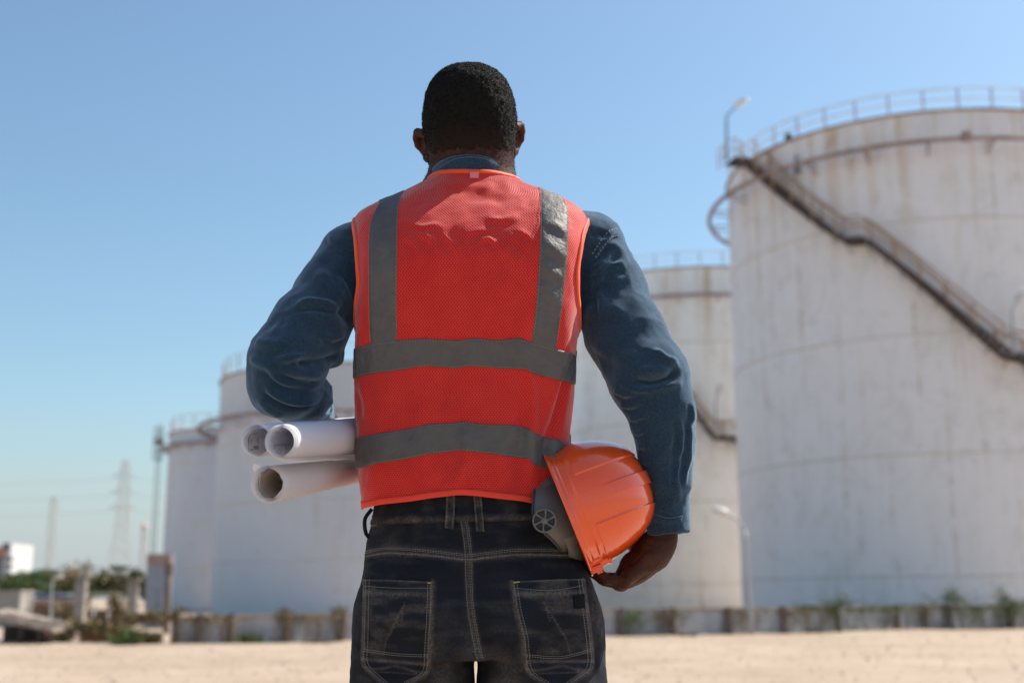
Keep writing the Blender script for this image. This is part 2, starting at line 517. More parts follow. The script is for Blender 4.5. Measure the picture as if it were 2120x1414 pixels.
SAND = mat_sand()
TANKM = [mat_tank("white_tank_paint", (0.87, 0.83, 0.82), (0.82, 0.78, 0.76), 1),
         mat_tank("cream_tank_paint", (0.92, 0.90, 0.86), (0.90, 0.88, 0.80), 2),
         mat_tank("grey_tank_paint", (0.68, 0.68, 0.71), (0.61, 0.61, 0.63), 3),
         mat_tank("pale_tank_paint", (0.66, 0.68, 0.73), (0.60, 0.62, 0.66), 4)]
SEAM = mat_rust("seam_paint", (0.74, 0.72, 0.70), (0.70, 0.60, 0.45), 0.6)
LADM = mat_rust("dark_ladder_paint", (0.15, 0.16, 0.17), (0.26, 0.24, 0.22), 1)
RUSTPIPE = mat_rust("rusty_red_pipe", (0.26, 0.17, 0.15), (0.40, 0.30, 0.27), 1.5)
RAIL = mat_rust("faded_rail_paint", (0.50, 0.42, 0.40), (0.62, 0.60, 0.62), 0.8)
ORAIL = mat_rust("rusty_yellow_rail", (0.40, 0.22, 0.11), (0.55, 0.38, 0.24), 2)
DARKSTEEL = mat_rust("dark_stair_steel", (0.05, 0.04, 0.04), (0.12, 0.08, 0.06), 2)
STEEL = mat_rust("galvanised_steel", (0.36, 0.37, 0.38), (0.45, 0.45, 0.45), 3, 0.5)
LAMPW = mat_rust("lamp_housing", (0.7, 0.68, 0.64), (0.6, 0.58, 0.55), 3, 0.4)
POSTM = mat_rust("rusty_post", (0.11, 0.09, 0.085), (0.20, 0.13, 0.095), 5)
WALLW = mat_noisy("bund_wall_paint", (0.50, 0.50, 0.53), (0.27, 0.26, 0.25), 1.6, 0.9, 0.01)
CAPR = mat_rust("rusty_cap", (0.24, 0.15, 0.10), (0.42, 0.32, 0.24), 3)
CONC = mat_noisy("concrete", (0.38, 0.36, 0.33), (0.25, 0.235, 0.215), 3, 0.9, 0.01)
LEAFG = mat_leaf("creeper_leaf", (0.06, 0.10, 0.03), (0.14, 0.19, 0.05), 6)
LEAFB = mat_leaf("dry_creeper_leaf", (0.16, 0.12, 0.05), (0.24, 0.17, 0.07), 6)
TREEG = mat_leaf("tree_leaf", (0.05, 0.085, 0.03), (0.11, 0.15, 0.05), 0.6)
BARK = mat_noisy("bark", (0.10, 0.07, 0.05), (0.16, 0.12, 0.09), 8)
PYL = mat_rust("pylon_steel", (0.42, 0.42, 0.42), (0.50, 0.48, 0.46), 0.3, 0.6)

# ================================================================ ground and sky-side structure
def ground_pt(px, py):
    d = ray(px, py); t = -CAMZ / d[2]
    return np.array([d[0] * t, t, 0.0])
xs = np.r_[-3000, -900, -300, -120, -60, np.arange(-34, 34.1, 0.35), 60, 120, 300, 900, 3000]
ys = np.r_[-60, -20, -8, np.arange(-3, 46, 0.35), np.arange(47, 70, 2.5), 90, 140, 260, 600, 1500, 6000]
Xg, Yg = np.meshgrid(xs, ys)
Pg = np.stack([Xg.ravel(), Yg.ravel(), 0 * Xg.ravel()], 1)
amp = np.clip((Pg[:, 1] - 5) / 10, 0, 1) * np.clip((60 - Pg[:, 1]) / 15, 0, 1) * (np.abs(Pg[:, 0]) < 35)
Pg[:, 2] = amp * (0.035 * fbm(Pg, 0.35, 3, 3) + 0.012 * vnoise(Pg, 1.6, 9))
gnd = tag(link("ground", mesh("ground", Pg, grid_faces(len(xs), len(ys)), SAND, True)), kind="structure")
def ground_z(x, y):
    a = min(max((y - 5) / 10, 0), 1) * min(max((60 - y) / 15, 0), 1)
    p = np.array([[x, y, 0.0]])
    return float(a * (0.035 * fbm(p, 0.35, 3, 3)[0] + 0.012 * vnoise(p, 1.6, 9)[0]))
# loose clods and pebbles
mb = MB()
for i in range(2200):
    Y = rng.uniform(9, 36); X = rng.uniform(-1, 1) * (Y * 0.45 + 1)
    s_ = rng.uniform(0.008, 0.03) * (1.8 if rng.random() < 0.06 else 1)
    v = rng.normal(size=(6, 3)) * 0.12 + np.array([(1, 0, 0), (-1, 0, 0), (0, 1, 0), (0, -1, 0), (0, 0, .6), (0, 0, -.6)])
    mb.add(v * s_ + np.array([X, Y, ground_z(X, Y) + s_ * 0.25]), [(0, 2, 4), (2, 1, 4), (1, 3, 4), (3, 0, 4), (2, 0, 5), (1, 2, 5), (3, 1, 5), (0, 3, 5)])
tag(mb.build("gravel", mat_noisy("clod", (0.36, 0.27, 0.19), (0.5, 0.4, 0.3), 5)), "loose clods and pebbles scattered over the sandy ground", kind="stuff")

# ---------------------------------------------------------------- storage tanks
def cyl_hit(c, r, px, py):
    """front intersection of the ray through a photo pixel with the vertical cylinder"""
    d = ray(px, py); a = d[0] ** 2 + 1; b = -2 * (d[0] * c[0] + c[1]); q = c[0] ** 2 + c[1] ** 2 - r * r
    D = b * b - 4 * a * q
    t = (-b - math.sqrt(max(D, 0))) / (2 * a)
    return np.array([d[0] * t, t, CAMZ + d[2] * t])
def circle(r, z, n=96, a0=0, a1=2 * math.pi):
    t = np.linspace(a0, a1, n, endpoint=(a1 - a0) < 6.28)
    return np.stack([r * np.cos(t), r * np.sin(t), 0 * t + z], 1)
post_cache = {}
def tank(X, D, Rr, H, seams, pipe_r, pipe_z, label, mat, nposts, fmat=None, post_r=0.035):
    t = empty("storage_tank", (X, D, 0), label, "storage tank", "cylindrical storage tanks behind the wall")
    zs = [0] + list(seams) + [H]; n = 128
    for i in range(len(zs) - 1):
        rr = Rr + 0.02 * (len(zs) - 2 - i) / len(zs)
        V = np.vstack([circle(rr, zs[i], n), circle(rr, zs[i + 1], n)])
        link("shell_course", mesh("shell_course", V, grid_faces(n, 2, True), mat, True), t)
    for z in seams:
        MB().tube(circle(Rr + 0.015, z, 128), 0.04, 6, closed=True).build("weld_seam", SEAM, t, True)
    rz = H + 0.06 * Rr
    V = np.vstack([circle(Rr, H - 0.01, n), [[0, 0, rz]]])
    link("roof", mesh("roof", V, [(k, (k + 1) % n, n) for k in range(n)], mat, True), t)
    MB().tube(circle(Rr + 0.05, H, 128), 0.06, 6, closed=True).build("rim_angle", fmat or CAPR, t, True)
    rl = link("railing", None, t)
    MB().tube(circle(Rr - 0.1, H + 1.02, 128), 0.035, 6, closed=True).build("top_rail", RAIL, rl, True)
    MB().tube(circle(Rr - 0.1, H + 0.55, 128), 0.03, 6, closed=True).build("middle_rail", RAIL, rl, True)
    if post_r not in post_cache: 
        post_cache[post_r] = MB().tube([(0, 0, 0), (0, 0, 0.5), (0, 0, 1.02)], post_r, 6); 
        V_, F_ = np.vstack(post_cache[post_r].V), post_cache[post_r].F
        post_cache[post_r] = mesh("railing_post", V_, F_, RUSTPIPE)
    for k in range(nposts):
        a = 2 * math.pi * (k + 0.3) / nposts
        o = link("railing_post", post_cache[post_r], rl); o.location = ((Rr - 0.1) * math.cos(a), (Rr - 0.1) * math.sin(a), H)
    MB().tube(circle(pipe_r, pipe_z, 128), 0.11, 8, closed=True).build("ring_pipe", RUSTPIPE, t, True)
    br = MB()
    for k in range(24):
        a = 2 * math.pi * k / 24
        br.tube([(Rr * math.cos(a), Rr * math.sin(a), pipe_z - 0.35), (pipe_r * math.cos(a), pipe_r * math.sin(a), pipe_z - 0.12)], 0.035, 5)
        br.tube([((Rr - .01) * math.cos(a), (Rr - .01) * math.sin(a), pipe_z), (pipe_r * math.cos(a), pipe_r * math.sin(a), pipe_z)], 0.04, 5)
    br.build("pipe_bracket", RUSTPIPE, t)["kind"] = "stuff"
    return t, (X, D), Rr

tread_me = mesh("tread", *(lambda b: (np.vstack(b.V), b.F))(MB().box((0, 0, 0), (0.28, 0.78, 0.04))), DARKSTEEL)
def stairs(t, c, Rr, pix, rail_h=1.0):
    """helical stair: pix = photo pixels of the outer stringer"""
    P = [cyl_hit(c, Rr + 0.95, *p) for p in pix]
    A = np.unwrap([math.atan2(p[1] - c[1], p[0] - c[0]) for p in P]); Z = np.array([p[2] for p in P])
    nn = int(max(24, abs(A[-1] - A[0]) * Rr / 0.25))
    s0 = np.r_[0, np.cumsum(np.hypot(np.diff(A) * Rr, np.diff(Z)))]; s = np.linspace(0, s0[-1], nn)
    a = np.interp(s, s0, A); z = np.interp(s, s0, Z)
    st = link("stairway", None, t)
    def line(r, dz): return np.stack([r * np.cos(a), r * np.sin(a), z + dz], 1)
    for r in (Rr + 0.12, Rr + 0.95):
        mb = MB()
        for i in range(nn - 1):
            p, q = line(r, 0)[i], line(r, 0)[i + 1]; d = q - p; L = np.linalg.norm(d)
            X_ = d / L; Y_ = np.array([math.cos(a[i]), math.sin(a[i]), 0]); Z_ = np.cross(X_, Y_); Y_ = np.cross(Z_, X_)
            mb.box((p + q) / 2, (L * 1.02, 0.03, 0.20), np.stack([X_, Y_, Z_], 1))
        mb.build("stringer", DARKSTEEL, st)
    for k in (rail_h, rail_h * 0.55):
        MB().tube(line(Rr + 0.95, k), 0.035, 6).build("handrail", ORAIL, st, True)
    MB().tube(line(Rr + 0.14, rail_h), 0.035, 6).build("handrail", ORAIL, st, True)
    Ltot = s[-1]
    for q in np.arange(0.6, Ltot, 1.35):
        aa, zz = np.interp(q, s, a), np.interp(q, s, z)
        for r in (Rr + 0.95, Rr + 0.14):
            o = link("rail_post", bpy.data.meshes.get("stair_post") or mesh("stair_post", *(lambda b: (np.vstack(b.V), b.F))(MB().tube([(0, 0, 0), (0, 0, .5), (0, 0, 1.0)], 0.035, 5)), ORAIL), st)
            o.location = (r * math.cos(aa), r * math.sin(aa), zz)
    for q in np.arange(0.1, Ltot, 0.30):
        aa, zz = np.interp(q, s, a), np.interp(q, s, z)
        o = link("tread", tread_me, st); r = Rr + 0.535
        o.location = (r * math.cos(aa), r * math.sin(aa), zz + 0.03); o.rotation_euler = (0, 0, aa - math.pi / 2 + math.pi / 2 * 0 + math.pi / 2 * 0)
        o.rotation_euler = (0, 0, aa + math.pi / 2)
        o.rotation_euler = (0, 0, aa - math.pi / 2)
    brk = MB()
    for q in np.arange(0.5, Ltot, 0.9):
        aa, zz = np.interp(q, s, a), np.interp(q, s, z)
        brk.tube([((Rr) * math.cos(aa), (Rr) * math.sin(aa), zz - 0.42), ((Rr + .8) * math.cos(aa), (Rr + .8) * math.sin(aa), zz - 0.1)], 0.022, 5)
    brk.build("stair_bracket", DARKSTEEL, st)["kind"] = "stuff"
    return a, z

t1, c1, r1 = tank(20.2, 60.0, 9.28, 21.5, [1.87, 6.78, 11.75, 16.7], 10.25, 19.85,
                  "largest white storage tank with a long zigzag stairway and rust streaks, right of the man", TANKM[0], 40)
stairs(t1, c1, r1, [(1523, 327), (1545, 345), (1559.5, 357), (1624, 412), (1679, 453), (1743, 497), (1787, 492.5), (1854, 541), (1923, 594), (1992, 651), (2056, 702), (2097, 734), (2130, 737), (2200, 790), (2290, 870)])
# landing at the stair head, with its guard rail
lp = cyl_hit(c1, r1 + 0.95, 1523, 327); aa = math.atan2(lp[1] - c1[1], lp[0] - c1[0]); pl = link("landing", None, t1)
mb = MB()
for k in range(4):
    a_ = aa - k * 0.03; p = np.array([(r1 + 0.5) * math.cos(a_), (r1 + 0.5) * math.sin(a_), lp[2] - 0.02])
    mb.box(p, (0.34, 0.95, 0.07), Matrix.Rotation(a_ - math.pi / 2, 3, 'Z'))
mb.build("platform", DARKSTEEL, pl)
mb = MB()
for hgt in (0.5, 1.0): mb.tube([((r1 + 1.0) * math.cos(aa - k * 0.03), (r1 + 1.0) * math.sin(aa - k * 0.03), lp[2] + hgt) for k in range(7)], 0.035, 6)
for k in range(0, 7, 2): mb.tube([((r1 + 1.0) * math.cos(aa - k * 0.03), (r1 + 1.0) * math.sin(aa - k * 0.03), lp[2] + h) for h in (0, .5, 1.0)], 0.035, 6)
mb.build("guard_rail", RAIL, pl)
# fittings on the rim of the largest tank
def fitting(px, py, r, name, mat, boxes):
    p = cyl_hit(c1, r, px, py); f = MB()
    for (o, d) in boxes: f.box(p - np.array([*c1, 0]) + np.array(o), d)
    f.build(name, mat, t1)
BLK = M("black_box", (0.02, 0.02, 0.022), 0.5)
fitting(1632, 284, r1 - 0.1, "junction_box", BLK, [((0, 0, 0), (0.28, 0.2, 0.26)), ((0, 0, -0.25), (0.06, 0.06, 0.3))])
fitting(1649, 348, r1 + 0.15, "level_gauge", mat_noisy("gauge_green", (0.16, 0.22, 0.22), (0.2, 0.26, 0.26)), [((0, 0, 0), (0.24, 0.2, 0.5)), ((0, 0, 0.45), (0.08, 0.08, 0.4))])
fitting(1758, 320, r1 + 0.3, "floodlight", LAMPW, [((0, 0, 0), (0.34, 0.22, 0.42)), ((0, 0.15, -0.3), (0.06, 0.2, 0.5))])
fitting(2000, 283, r1 + 1.0, "pipe_valve", RUSTPIPE, [((0, 0, 0), (0.3, 0.3, 0.4))])

t2, c2, r2 = tank(12.9, 86.0, 9.3, 21.5, [1.87, 6.78, 11.75, 16.7], 9.75, 19.6,
                  "cream storage tank half hidden behind the man's right arm and the largest tank", TANKM[1], 40)
stairs(t2, c2, r2, [(1380, 800), (1438, 850), (1480, 905), (1523, 905), (1570, 950)])
t3, c3, r3 = tank(-8.35, 72.6, 8.5, 13.0, [2.9, 5.9, 9.2], 9.6, 10.35,
                  "grey white storage tank behind the man's left elbow and the paper rolls", TANKM[2], 40)
t4, c4, r4 = tank(-19.15, 90.0, 5.35, 12.35, [3.0, 6.0, 10.0], 5.75, 11.35,
                  "smallest storage tank at the far left with a caged ladder up its side", TANKM[3], 26)
# caged ladder on the left flank of the small tank
lad = link("caged_ladder", None, t4)
ax_, ay_ = -r4 - 0.55, -1.2
for dx in (-0.14, 0.14):
    MB().tube([(ax_ + dx, ay_, 0), (ax_ + dx, ay_, 6), (ax_ + dx, ay_, 13.2)], 0.032, 6).build("ladder_rail", LADM, lad)
mb = MB()
for z in np.arange(0.3, 13.0, 0.32): mb.tube([(ax_ - .14, ay_, z), (ax_ + .14, ay_, z)], 0.018, 5)
mb.build("rung", LADM, lad)["kind"] = "stuff"
mb = MB()
for z in np.arange(10.6, 12.9, 0.55):
    t_ = np.linspace(0, math.pi * 2, 17)[:-1]
    mb.tube(np.stack([ax_ + 0.34 * np.cos(t_), ay_ - 0.30 + 0.36 * np.sin(t_), 0 * t_ + z], 1), 0.022, 5, closed=True)
for a in (0.4, 1.6, 2.8, 4.0, 5.2): mb.tube([(ax_ + .34 * math.cos(a), ay_ - .30 + .36 * math.sin(a), z) for z in (10.6, 11.6, 12.8)], 0.03, 5)
mb.build("safety_cage", LADM, lad)
MB().box((ax_, ay_, 11.9), (0.55, 0.6, 0.3)).build("cage_platform", RUSTPIPE, lad)

# ---------------------------------------------------------------- lamps on and beside the tanks
def lamp(base, top, head, label, r=0.05, hs=0.5, mat=STEEL, ground=True):
    b = np.array(base, float); e = empty("street_lamp", tuple(b), label, "lamp", "lamp posts around the tanks")
    tp_, hd = np.array(top) - b, np.array(head) - b
    mid = tp_ * 0.93
    MB().tube(spline([(0, 0, 0), mid * 0.5, mid], 8), [r * 1.3] * 4 + [r] * 4, 8).build("pole", mat, e, True)
    arm = spline([mid, tp_ * 0.97 + (hd - tp_) * 0.12, tp_ + (hd - tp_) * 0.55, hd], 12)
    MB().tube(arm, r * 0.75, 8).build("arm", mat, e, True)
    d = hd - arm[-4]; d /= np.linalg.norm(d)
    mb = MB(); mb.tube([hd - d * 0.1 * hs, hd + d * 0.25 * hs, hd + d * 0.9 * hs, hd + d * hs], [0.07 * hs * 2, 0.17 * hs * 1.6, 0.15 * hs * 1.6, 0.04], 10)
    V = np.vstack(mb.V); c = hd + d * 0.5 * hs; V[:, 2] = c[2] + (V[:, 2] - c[2]) * 0.75; mb.V = [V]
    mb.build("lamp_head", LAMPW, e, True)
    return e
g = ground_pt(1556, 1312); Yl = g[1]
lamp(g, at(1541, 1082, Yl), at(1508, 1066, Yl), "grey curved street lamp standing behind the low wall between the two big tanks", 0.048, 0.52)
p = cyl_hit(c1, r1 + 1.0, 1504, 330) if False else at(1505, 331, 57.5)
lamp(p, at(1504, 238, 57.5), at(1524, 222, 57.2), "small lamp on the top landing of the largest tank", 0.05, 0.7, DARKSTEEL)
p = cyl_hit(c1, r1 + 0.95, 2099, 735)
lamp(p, at(2094, 640, p[1]), at(2108, 622, p[1]), "lamp on the lower stair landing of the largest tank", 0.05, 0.7)
p = cyl_hit(c2, r2 + 0.95, 1484, 905)
lamp(p, at(1481, 832, p[1]), at(1487, 815, p[1]), "lamp on the stair landing of the cream tank", 0.06, 0.75)

# ---------------------------------------------------------------- low wall with rusty posts
base_line = [(356, 1332), (735, 1325), (1285, 1315), (1560, 1311), (1900, 1304), (2240, 1298)]
top_line = [(356, 1278), (735, 1272), (1285, 1263), (1560, 1260), (1900, 1256), (2240, 1252)]
post_px = [361, 409, 477, 590, 705, 815, 925, 1035, 1160, 1285, 1393, 1510, 1624, 1736, 1859, 1915, 1971, 2095, 2215]
def wall_pt(px):
    by = np.interp(px, *zip(*base_line)); ty = np.interp(px, *zip(*top_line)); p = ground_pt(px, by)
    return p, CAMZ + ray(px, ty)[2] * p[1]
wl = empty("boundary_wall", (0, 30, 0), "low white bund wall with a rusty capping running along the sandy yard", "wall")
def wloc(p): return np.array(p) - np.array([0, 30, 0])
for a, b in zip(post_px[:-1], post_px[1:]):
    (p, zp), (q, zq) = wall_pt(a), wall_pt(b); d = (q - p); d /= np.linalg.norm(d); nrm = np.array([-d[1], d[0], 0])
    V = []
    for (pt, z) in ((p + d * 0.01 + nrm * 0.12, zp), (q - d * 0.01 + nrm * 0.12, zq)):
        for off in (0, 0.14):
            for zz in (-0.2, z - 0.03): V.append(wloc(pt + nrm * off + np.array([0, 0, zz])))
    link("wall_panel", mesh("wall_panel", V, [(0, 1, 5, 4), (2, 6, 7, 3), (1, 3, 7, 5), (0, 2, 3, 1), (4, 5, 7, 6), (0, 4, 6, 2)], WALLW), wl)
    V = []
    for (pt, z) in ((p + nrm * 0.08, zp), (q + nrm * 0.08, zq)):
        for off in (0, 0.24):
            for zz in (z - 0.025, z + 0.035): V.append(wloc(pt + nrm * off + np.array([0, 0, zz])))
    link("coping", mesh("coping", V, [(0, 1, 5, 4), (2, 6, 7, 3), (1, 3, 7, 5), (0, 2, 3, 1), (4, 5, 7, 6), (0, 4, 6, 2)], CAPR), wl)
for i, a in enumerate(post_px):
    p, zp = wall_pt(a); w_ = 0.085 + 0.035 * ((i * 37) % 5) / 5
    mb = MB(); mb.box((0, 0, zp / 2 - 0.05), (w_, w_, zp + 0.1 + 0.05)); mb.box((0, 0, zp + 0.03), (w_ * 1.5, w_ * 1.4, 0.06)); mb.box((0, -0.04, 0.02), (w_ * 1.7, w_ * 1.6, 0.1))
    o = mb.build("post", POSTM, wl); o.location = wloc(p + np.array([0, 0, 0])); o.rotation_euler = (rng.normal() * .03, rng.normal() * .05, rng.normal() * .1)
def leaves(name, pts, mat, parent=None, size=0.05, seed=0):
    g_ = np.random.default_rng(seed); n = len(pts)
    d1 = g_.normal(size=(n, 3)); d1 /= np.linalg.norm(d1, axis=1)[:, None]
    d2 = np.cross(d1, g_.normal(size=(n, 3))); d2 /= np.linalg.norm(d2, axis=1)[:, None]
    s = size * g_.uniform(0.6, 1.4, size=(n, 1))
    V = np.stack([pts - d1 * s, pts + d2 * s * 0.5, pts + d1 * s, pts - d2 * s * 0.5], 1).reshape(-1, 3)
    Fq = np.arange(4 * n).reshape(-1, 4)
    return link(name, mesh(name, V, Fq, mat), parent)
def creeper(px, py, wpx, hpx, n, label, mat=LEAFG, hang=0.5, seed=0, size=0.035, group="creepers on the low wall"):
    p, zp = wall_pt(px); Y = p[1] - 0.1; c = at(px, py, Y); w = wpx / FPX * Y; h = hpx / FPX * Y
    e = empty("creeper", (c[0], c[1], 0), label, "creeper", group)
    g_ = np.random.default_rng(seed + 100)
    P = g_.normal(size=(n, 3)) * np.array([w * 0.32, 0.10, h * 0.28])
    P[:, 2] += h * 0.25 * np.sin(P[:, 0] / w * 7 + seed)
    hg = int(n * hang); P[:hg, 2] -= g_.uniform(0, 1, hg) ** 1.5 * (c[2] * 0.8); P[:hg, 0] += 0.04 * np.sin(P[:hg, 2] * 9)
    P[:, 2] += c[2]; P[:, 2] = np.maximum(P[:, 2], 0.03)
    leaves("foliage", P, mat, e, size, seed)
    mb = MB()
    for k in range(5):
        x0 = g_.uniform(-w * .4, w * .4)
        mb.tube(spline([(x0, 0, 0), (x0 + g_.normal() * .1, -.02, c[2] * .5), (x0 + g_.normal() * .15, 0, c[2]), (x0 + g_.normal() * .3, 0, c[2] + h * .3)], 8), 0.012, 5)
    mb.build("stem", BARK, e)["kind"] = "stuff"
    return e
for i, (px, py, w, h, n, lb, mt, hg) in enumerate([
    (1732, 1252, 55, 34, 700, "green creeper tuft peaking over the second post from the grey street lamp", LEAFG, .3),
    (1800, 1262, 130, 10, 500, "thin creeper trailing along the coping left of the leafy clump", LEAFG, .25),
    (1975, 1243, 70, 40, 1100, "biggest leafy creeper clump on the wall below the largest tank", LEAFG, .45),
    (2082, 1246, 40, 44, 700, "upright dark creeper tuft on the last post at the picture's edge", LEAFG, .4),
    (1915, 1258, 34, 22, 320, "small brownish creeper just left of the biggest leafy clump", LEAFB, .5),
    (2030, 1258, 70, 18, 420, "low green creeper filling between the big clump and the dark tuft", LEAFG, .4),
    (1640, 1266, 120, 12, 420, "dry brown creeper on the coping right of the street lamp", LEAFB, .5),
    (1310, 1275, 60, 26, 380, "sparse creeper beside the man's right thigh", LEAFG, .7),
    (1385, 1272, 60, 16, 420, "dry rusty creeper hanging between the thigh and the street lamp", LEAFB, .6),
    (1530, 1268, 90, 10, 300, "dry wisp of creeper at the foot of the grey street lamp", LEAFB, .5),
    (1680, 1257, 90, 12, 420, "low green scrub on the coping between the grey street lamp and the green tuft", LEAFG, .4),
    (1845, 1256, 110, 14, 520, "low green scrub running left from the brownish creeper", LEAFG, .5),
    (2110, 1250, 60, 24, 520, "leafy scrub right of the dark upright tuft, cut by the picture edge", LEAFG, .5),
    (368, 1268, 34, 22, 260, "yellowish dry creeper on the wall's left end post", LEAFB, .4),
    (440, 1279, 110, 8, 420, "dry creeper trailing along the coping under the paper rolls", LEAFB, .3),
    (592, 1268, 22, 18, 160, "rusty dry tuft on a post below the hands", LEAFB, .4),
    (706, 1264, 20, 18, 160, "rusty dry tuft on the post beside the man's left hip", LEAFB, .4),
    (640, 1277, 100, 7, 300, "thin dry creeper between the two rusty tufts", LEAFB, .3)]):
    creeper(px, py, w, h, n, lb, mt, hg, i)
def weed(px, py, wpx, hpx, n, label, mat=LEAFG, seed=0, size=0.05):
    p = ground_pt(px, py); Y = p[1]; w = wpx / FPX * Y; h = hpx / FPX * Y; g_ = np.random.default_rng(seed)
    V = []; F = []
    for k in range(n):
        b = np.array([g_.normal() * w * .3, g_.normal() * w * .25, 0]); tip = b + np.array([g_.normal() * h * .35, g_.normal() * h * .3, h * g_.uniform(.4, 1.1)])
        s = np.array([g_.normal(), g_.normal(), 0]) * size * .3; mm = (b + tip) / 2 + np.array([0, 0, h * .12]) 
        i0 = len(V); V += [b - s * .6, b + s * .6, mm + s, tip, mm - s]; F.append((i0, i0 + 1, i0 + 2, i0 + 3, i0 + 4))
    o = link("weed", mesh("weed", V, F, mat)); o.location = (p[0], p[1], ground_z(p[0], p[1]) - .01)
    return tag(o, label, "weed", "weeds at the foot of the wall")
weed(1748, 1306, 46, 22, 260, "bright green weed at the wall foot below the green creeper tuft", LEAFG, 1)
weed(1662, 1308, 46, 10, 160, "low green weed left of the bright green one", LEAFG, 2)
weed(1420, 1315, 40, 6, 90, "short dry weed right of the man's hip", LEAFB, 3)
weed(512, 1329, 44, 22, 200, "yellow green weed against the wall under the bottom paper roll", LEAFG, 4)
weed(300, 1332, 50, 26, 260, "pale olive weed in front of the white cabinet", LEAFB, 5)
weed(262, 1334, 40, 34, 260, "taller green weed between the bricks and the white cabinet", LEAFG, 6)
weed(120, 1330, 40, 16, 200, "green weed right of the thatched hut", LEAFG, 7)
weed(655, 1330, 50, 8, 120, "low dry weed left of the man's hip", LEAFB, 8)

# ---------------------------------------------------------------- clutter at the far left
g = ground_pt(322, 1300); Yc_ = g[1]; k = Yc_ / FPX
cab = empty("utility_cabinet", tuple(g), "tall white steel cabinet with a rusty top band beside the small tank", "cabinet")
hh = (1300 - 1152) * k; ww = 50 * k
CABW = mat_noisy("cabinet_paint", (0.29, 0.32, 0.37), (0.23, 0.25, 0.29), 2)
MB().box((0, 0.1, hh * .42), (ww, 0.2, hh * .84)).build("cabinet_body", CABW, cab)
MB().box((0, 0.1, hh * .92), (ww * 1.02, 0.22, hh * .16)).build("top_band", mat_rust("band_rust", (0.28, 0.19, 0.17), (0.36, 0.28, 0.27), 2), cab)
mb = MB(); mb.box((-ww * .25, -0.015, hh * .3), (ww * .44, 0.03, hh * .45)); mb.box((ww * .25, -0.015, hh * .3), (ww * .44, 0.03, hh * .45)); mb.build("door", CABW, cab)
MB().box((0.04, -0.045, hh * .3), (0.03, 0.03, 0.2)).build("handle", POSTM, cab)
g = ground_pt(343, 1312); k = g[1] / FPX
pp = empty("pipe_post", tuple(g), "rusty brown pipe post standing against the white cabinet", "post")
MB().tube([(0, 0, 0), (0, 0, 1.0), (0, 0, 150 * k)], 0.085, 8).build("post_shaft", POSTM, pp, True)
MB().box((0, 0, 128 * k), (0.2, 0.2, 0.3)).build("post_box", POSTM, pp)
for i, (px, y0, y1, lb) in enumerate([(163, 1197, 1298, "concrete column topped by dark creeper, left one of the pair"), (272, 1207, 1296, "concrete column topped by dark creeper, beside the white cabinet")]):
    g = ground_pt(px, y1); k = g[1] / FPX; h = (y1 - y0) * k; w = 20 * k
    e = empty("concrete_column", tuple(g), lb, "column", "concrete columns at the far left")
    MB().box((0, 0, h / 2), (w, w, h)).build("shaft", CONC, e)
    MB().box((0, 0, h + .04), (w * 1.3, w * 1.3, .12)).build("capital", CONC, e)
    P = np.random.default_rng(i).normal(size=(500, 3)) * np.array([w * 1.1, w * .7, .16]) + np.array([-.1, 0, h + .1]); P[:150, 2] -= np.random.default_rng(i).uniform(0, h * .8, 150); P[:150, 0] -= w * .6
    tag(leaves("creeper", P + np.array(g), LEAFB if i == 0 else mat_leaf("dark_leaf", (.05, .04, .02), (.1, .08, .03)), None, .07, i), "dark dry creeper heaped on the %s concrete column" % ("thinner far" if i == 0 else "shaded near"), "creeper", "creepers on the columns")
# pipe rack behind the columns
g = ground_pt(70, 1290); k = g[1] / FPX
e = empty("pipe_rack", tuple(g), "long brown pipe rack with a dark blue pipe on top at the left edge", "pipe rack")
MB().tube([(-6, 0, 55 * k), (0, 0, 55 * k), (1.6, 0, 54 * k)], 0.10, 10).build("blue_pipe", M("blue_pipe", (0.06, 0.10, 0.16), 0.5), e, True)
MB().tube([(-6, 0, 44 * k), (0, 0, 44 * k), (1.6, 0, 44 * k)], 0.09, 10).build("brown_pipe", RUSTPIPE, e, True)
MB().box((-2, .2, 26 * k), (7.4, .12, 26 * k)).build("rusty_sheet", mat_rust("rusty_sheet", (.16, .10, .06), (.24, .15, .09), 3), e)
for x in (-3.2, -1.2, .8, 1.6): MB().box((x, .1, 25 * k), (.12, .12, 50 * k)).build("rack_leg", POSTM, e)
g = ground_pt(215, 1290); k = g[1] / FPX
e = empty("pipe_stand", tuple(g), "low pipe stand with white valve wheels between the concrete columns", "pipe stand")
MB().box((0, 0, 58 * k), (75 * k, .12, .1)).build("cross_beam", mat_rust("green_beam", (.34, .40, .30), (.4, .42, .34), 3), e)
for x in (-34 * k, 34 * k): MB().box((x, 0, 28 * k), (.08, .08, 56 * k)).build("stand_leg", POSTM, e)
for x, y in ((-42, 38), (-20, 30), (10, 31)):
    t_ = np.linspace(0, 2 * math.pi, 17)[:-1]
    MB().tube(np.stack([x * k + 0.10 * np.cos(t_), 0 * t_ - .2, y * k + 0.10 * np.sin(t_)], 1), .02, 6, closed=True).build("valve_wheel", LAMPW, e, True)
    MB().tube([(x * k, -.15, 0), (x * k, -.15, y * k)], .05, 8).build("valve_pipe", LAMPW, e, True)
MB().box((0, .3, 14 * k), (100 * k, .3, 26 * k)).build("base_block", mat_rust("dark_block", (.09, .06, .045), (.15, .1, .07), 3), e)
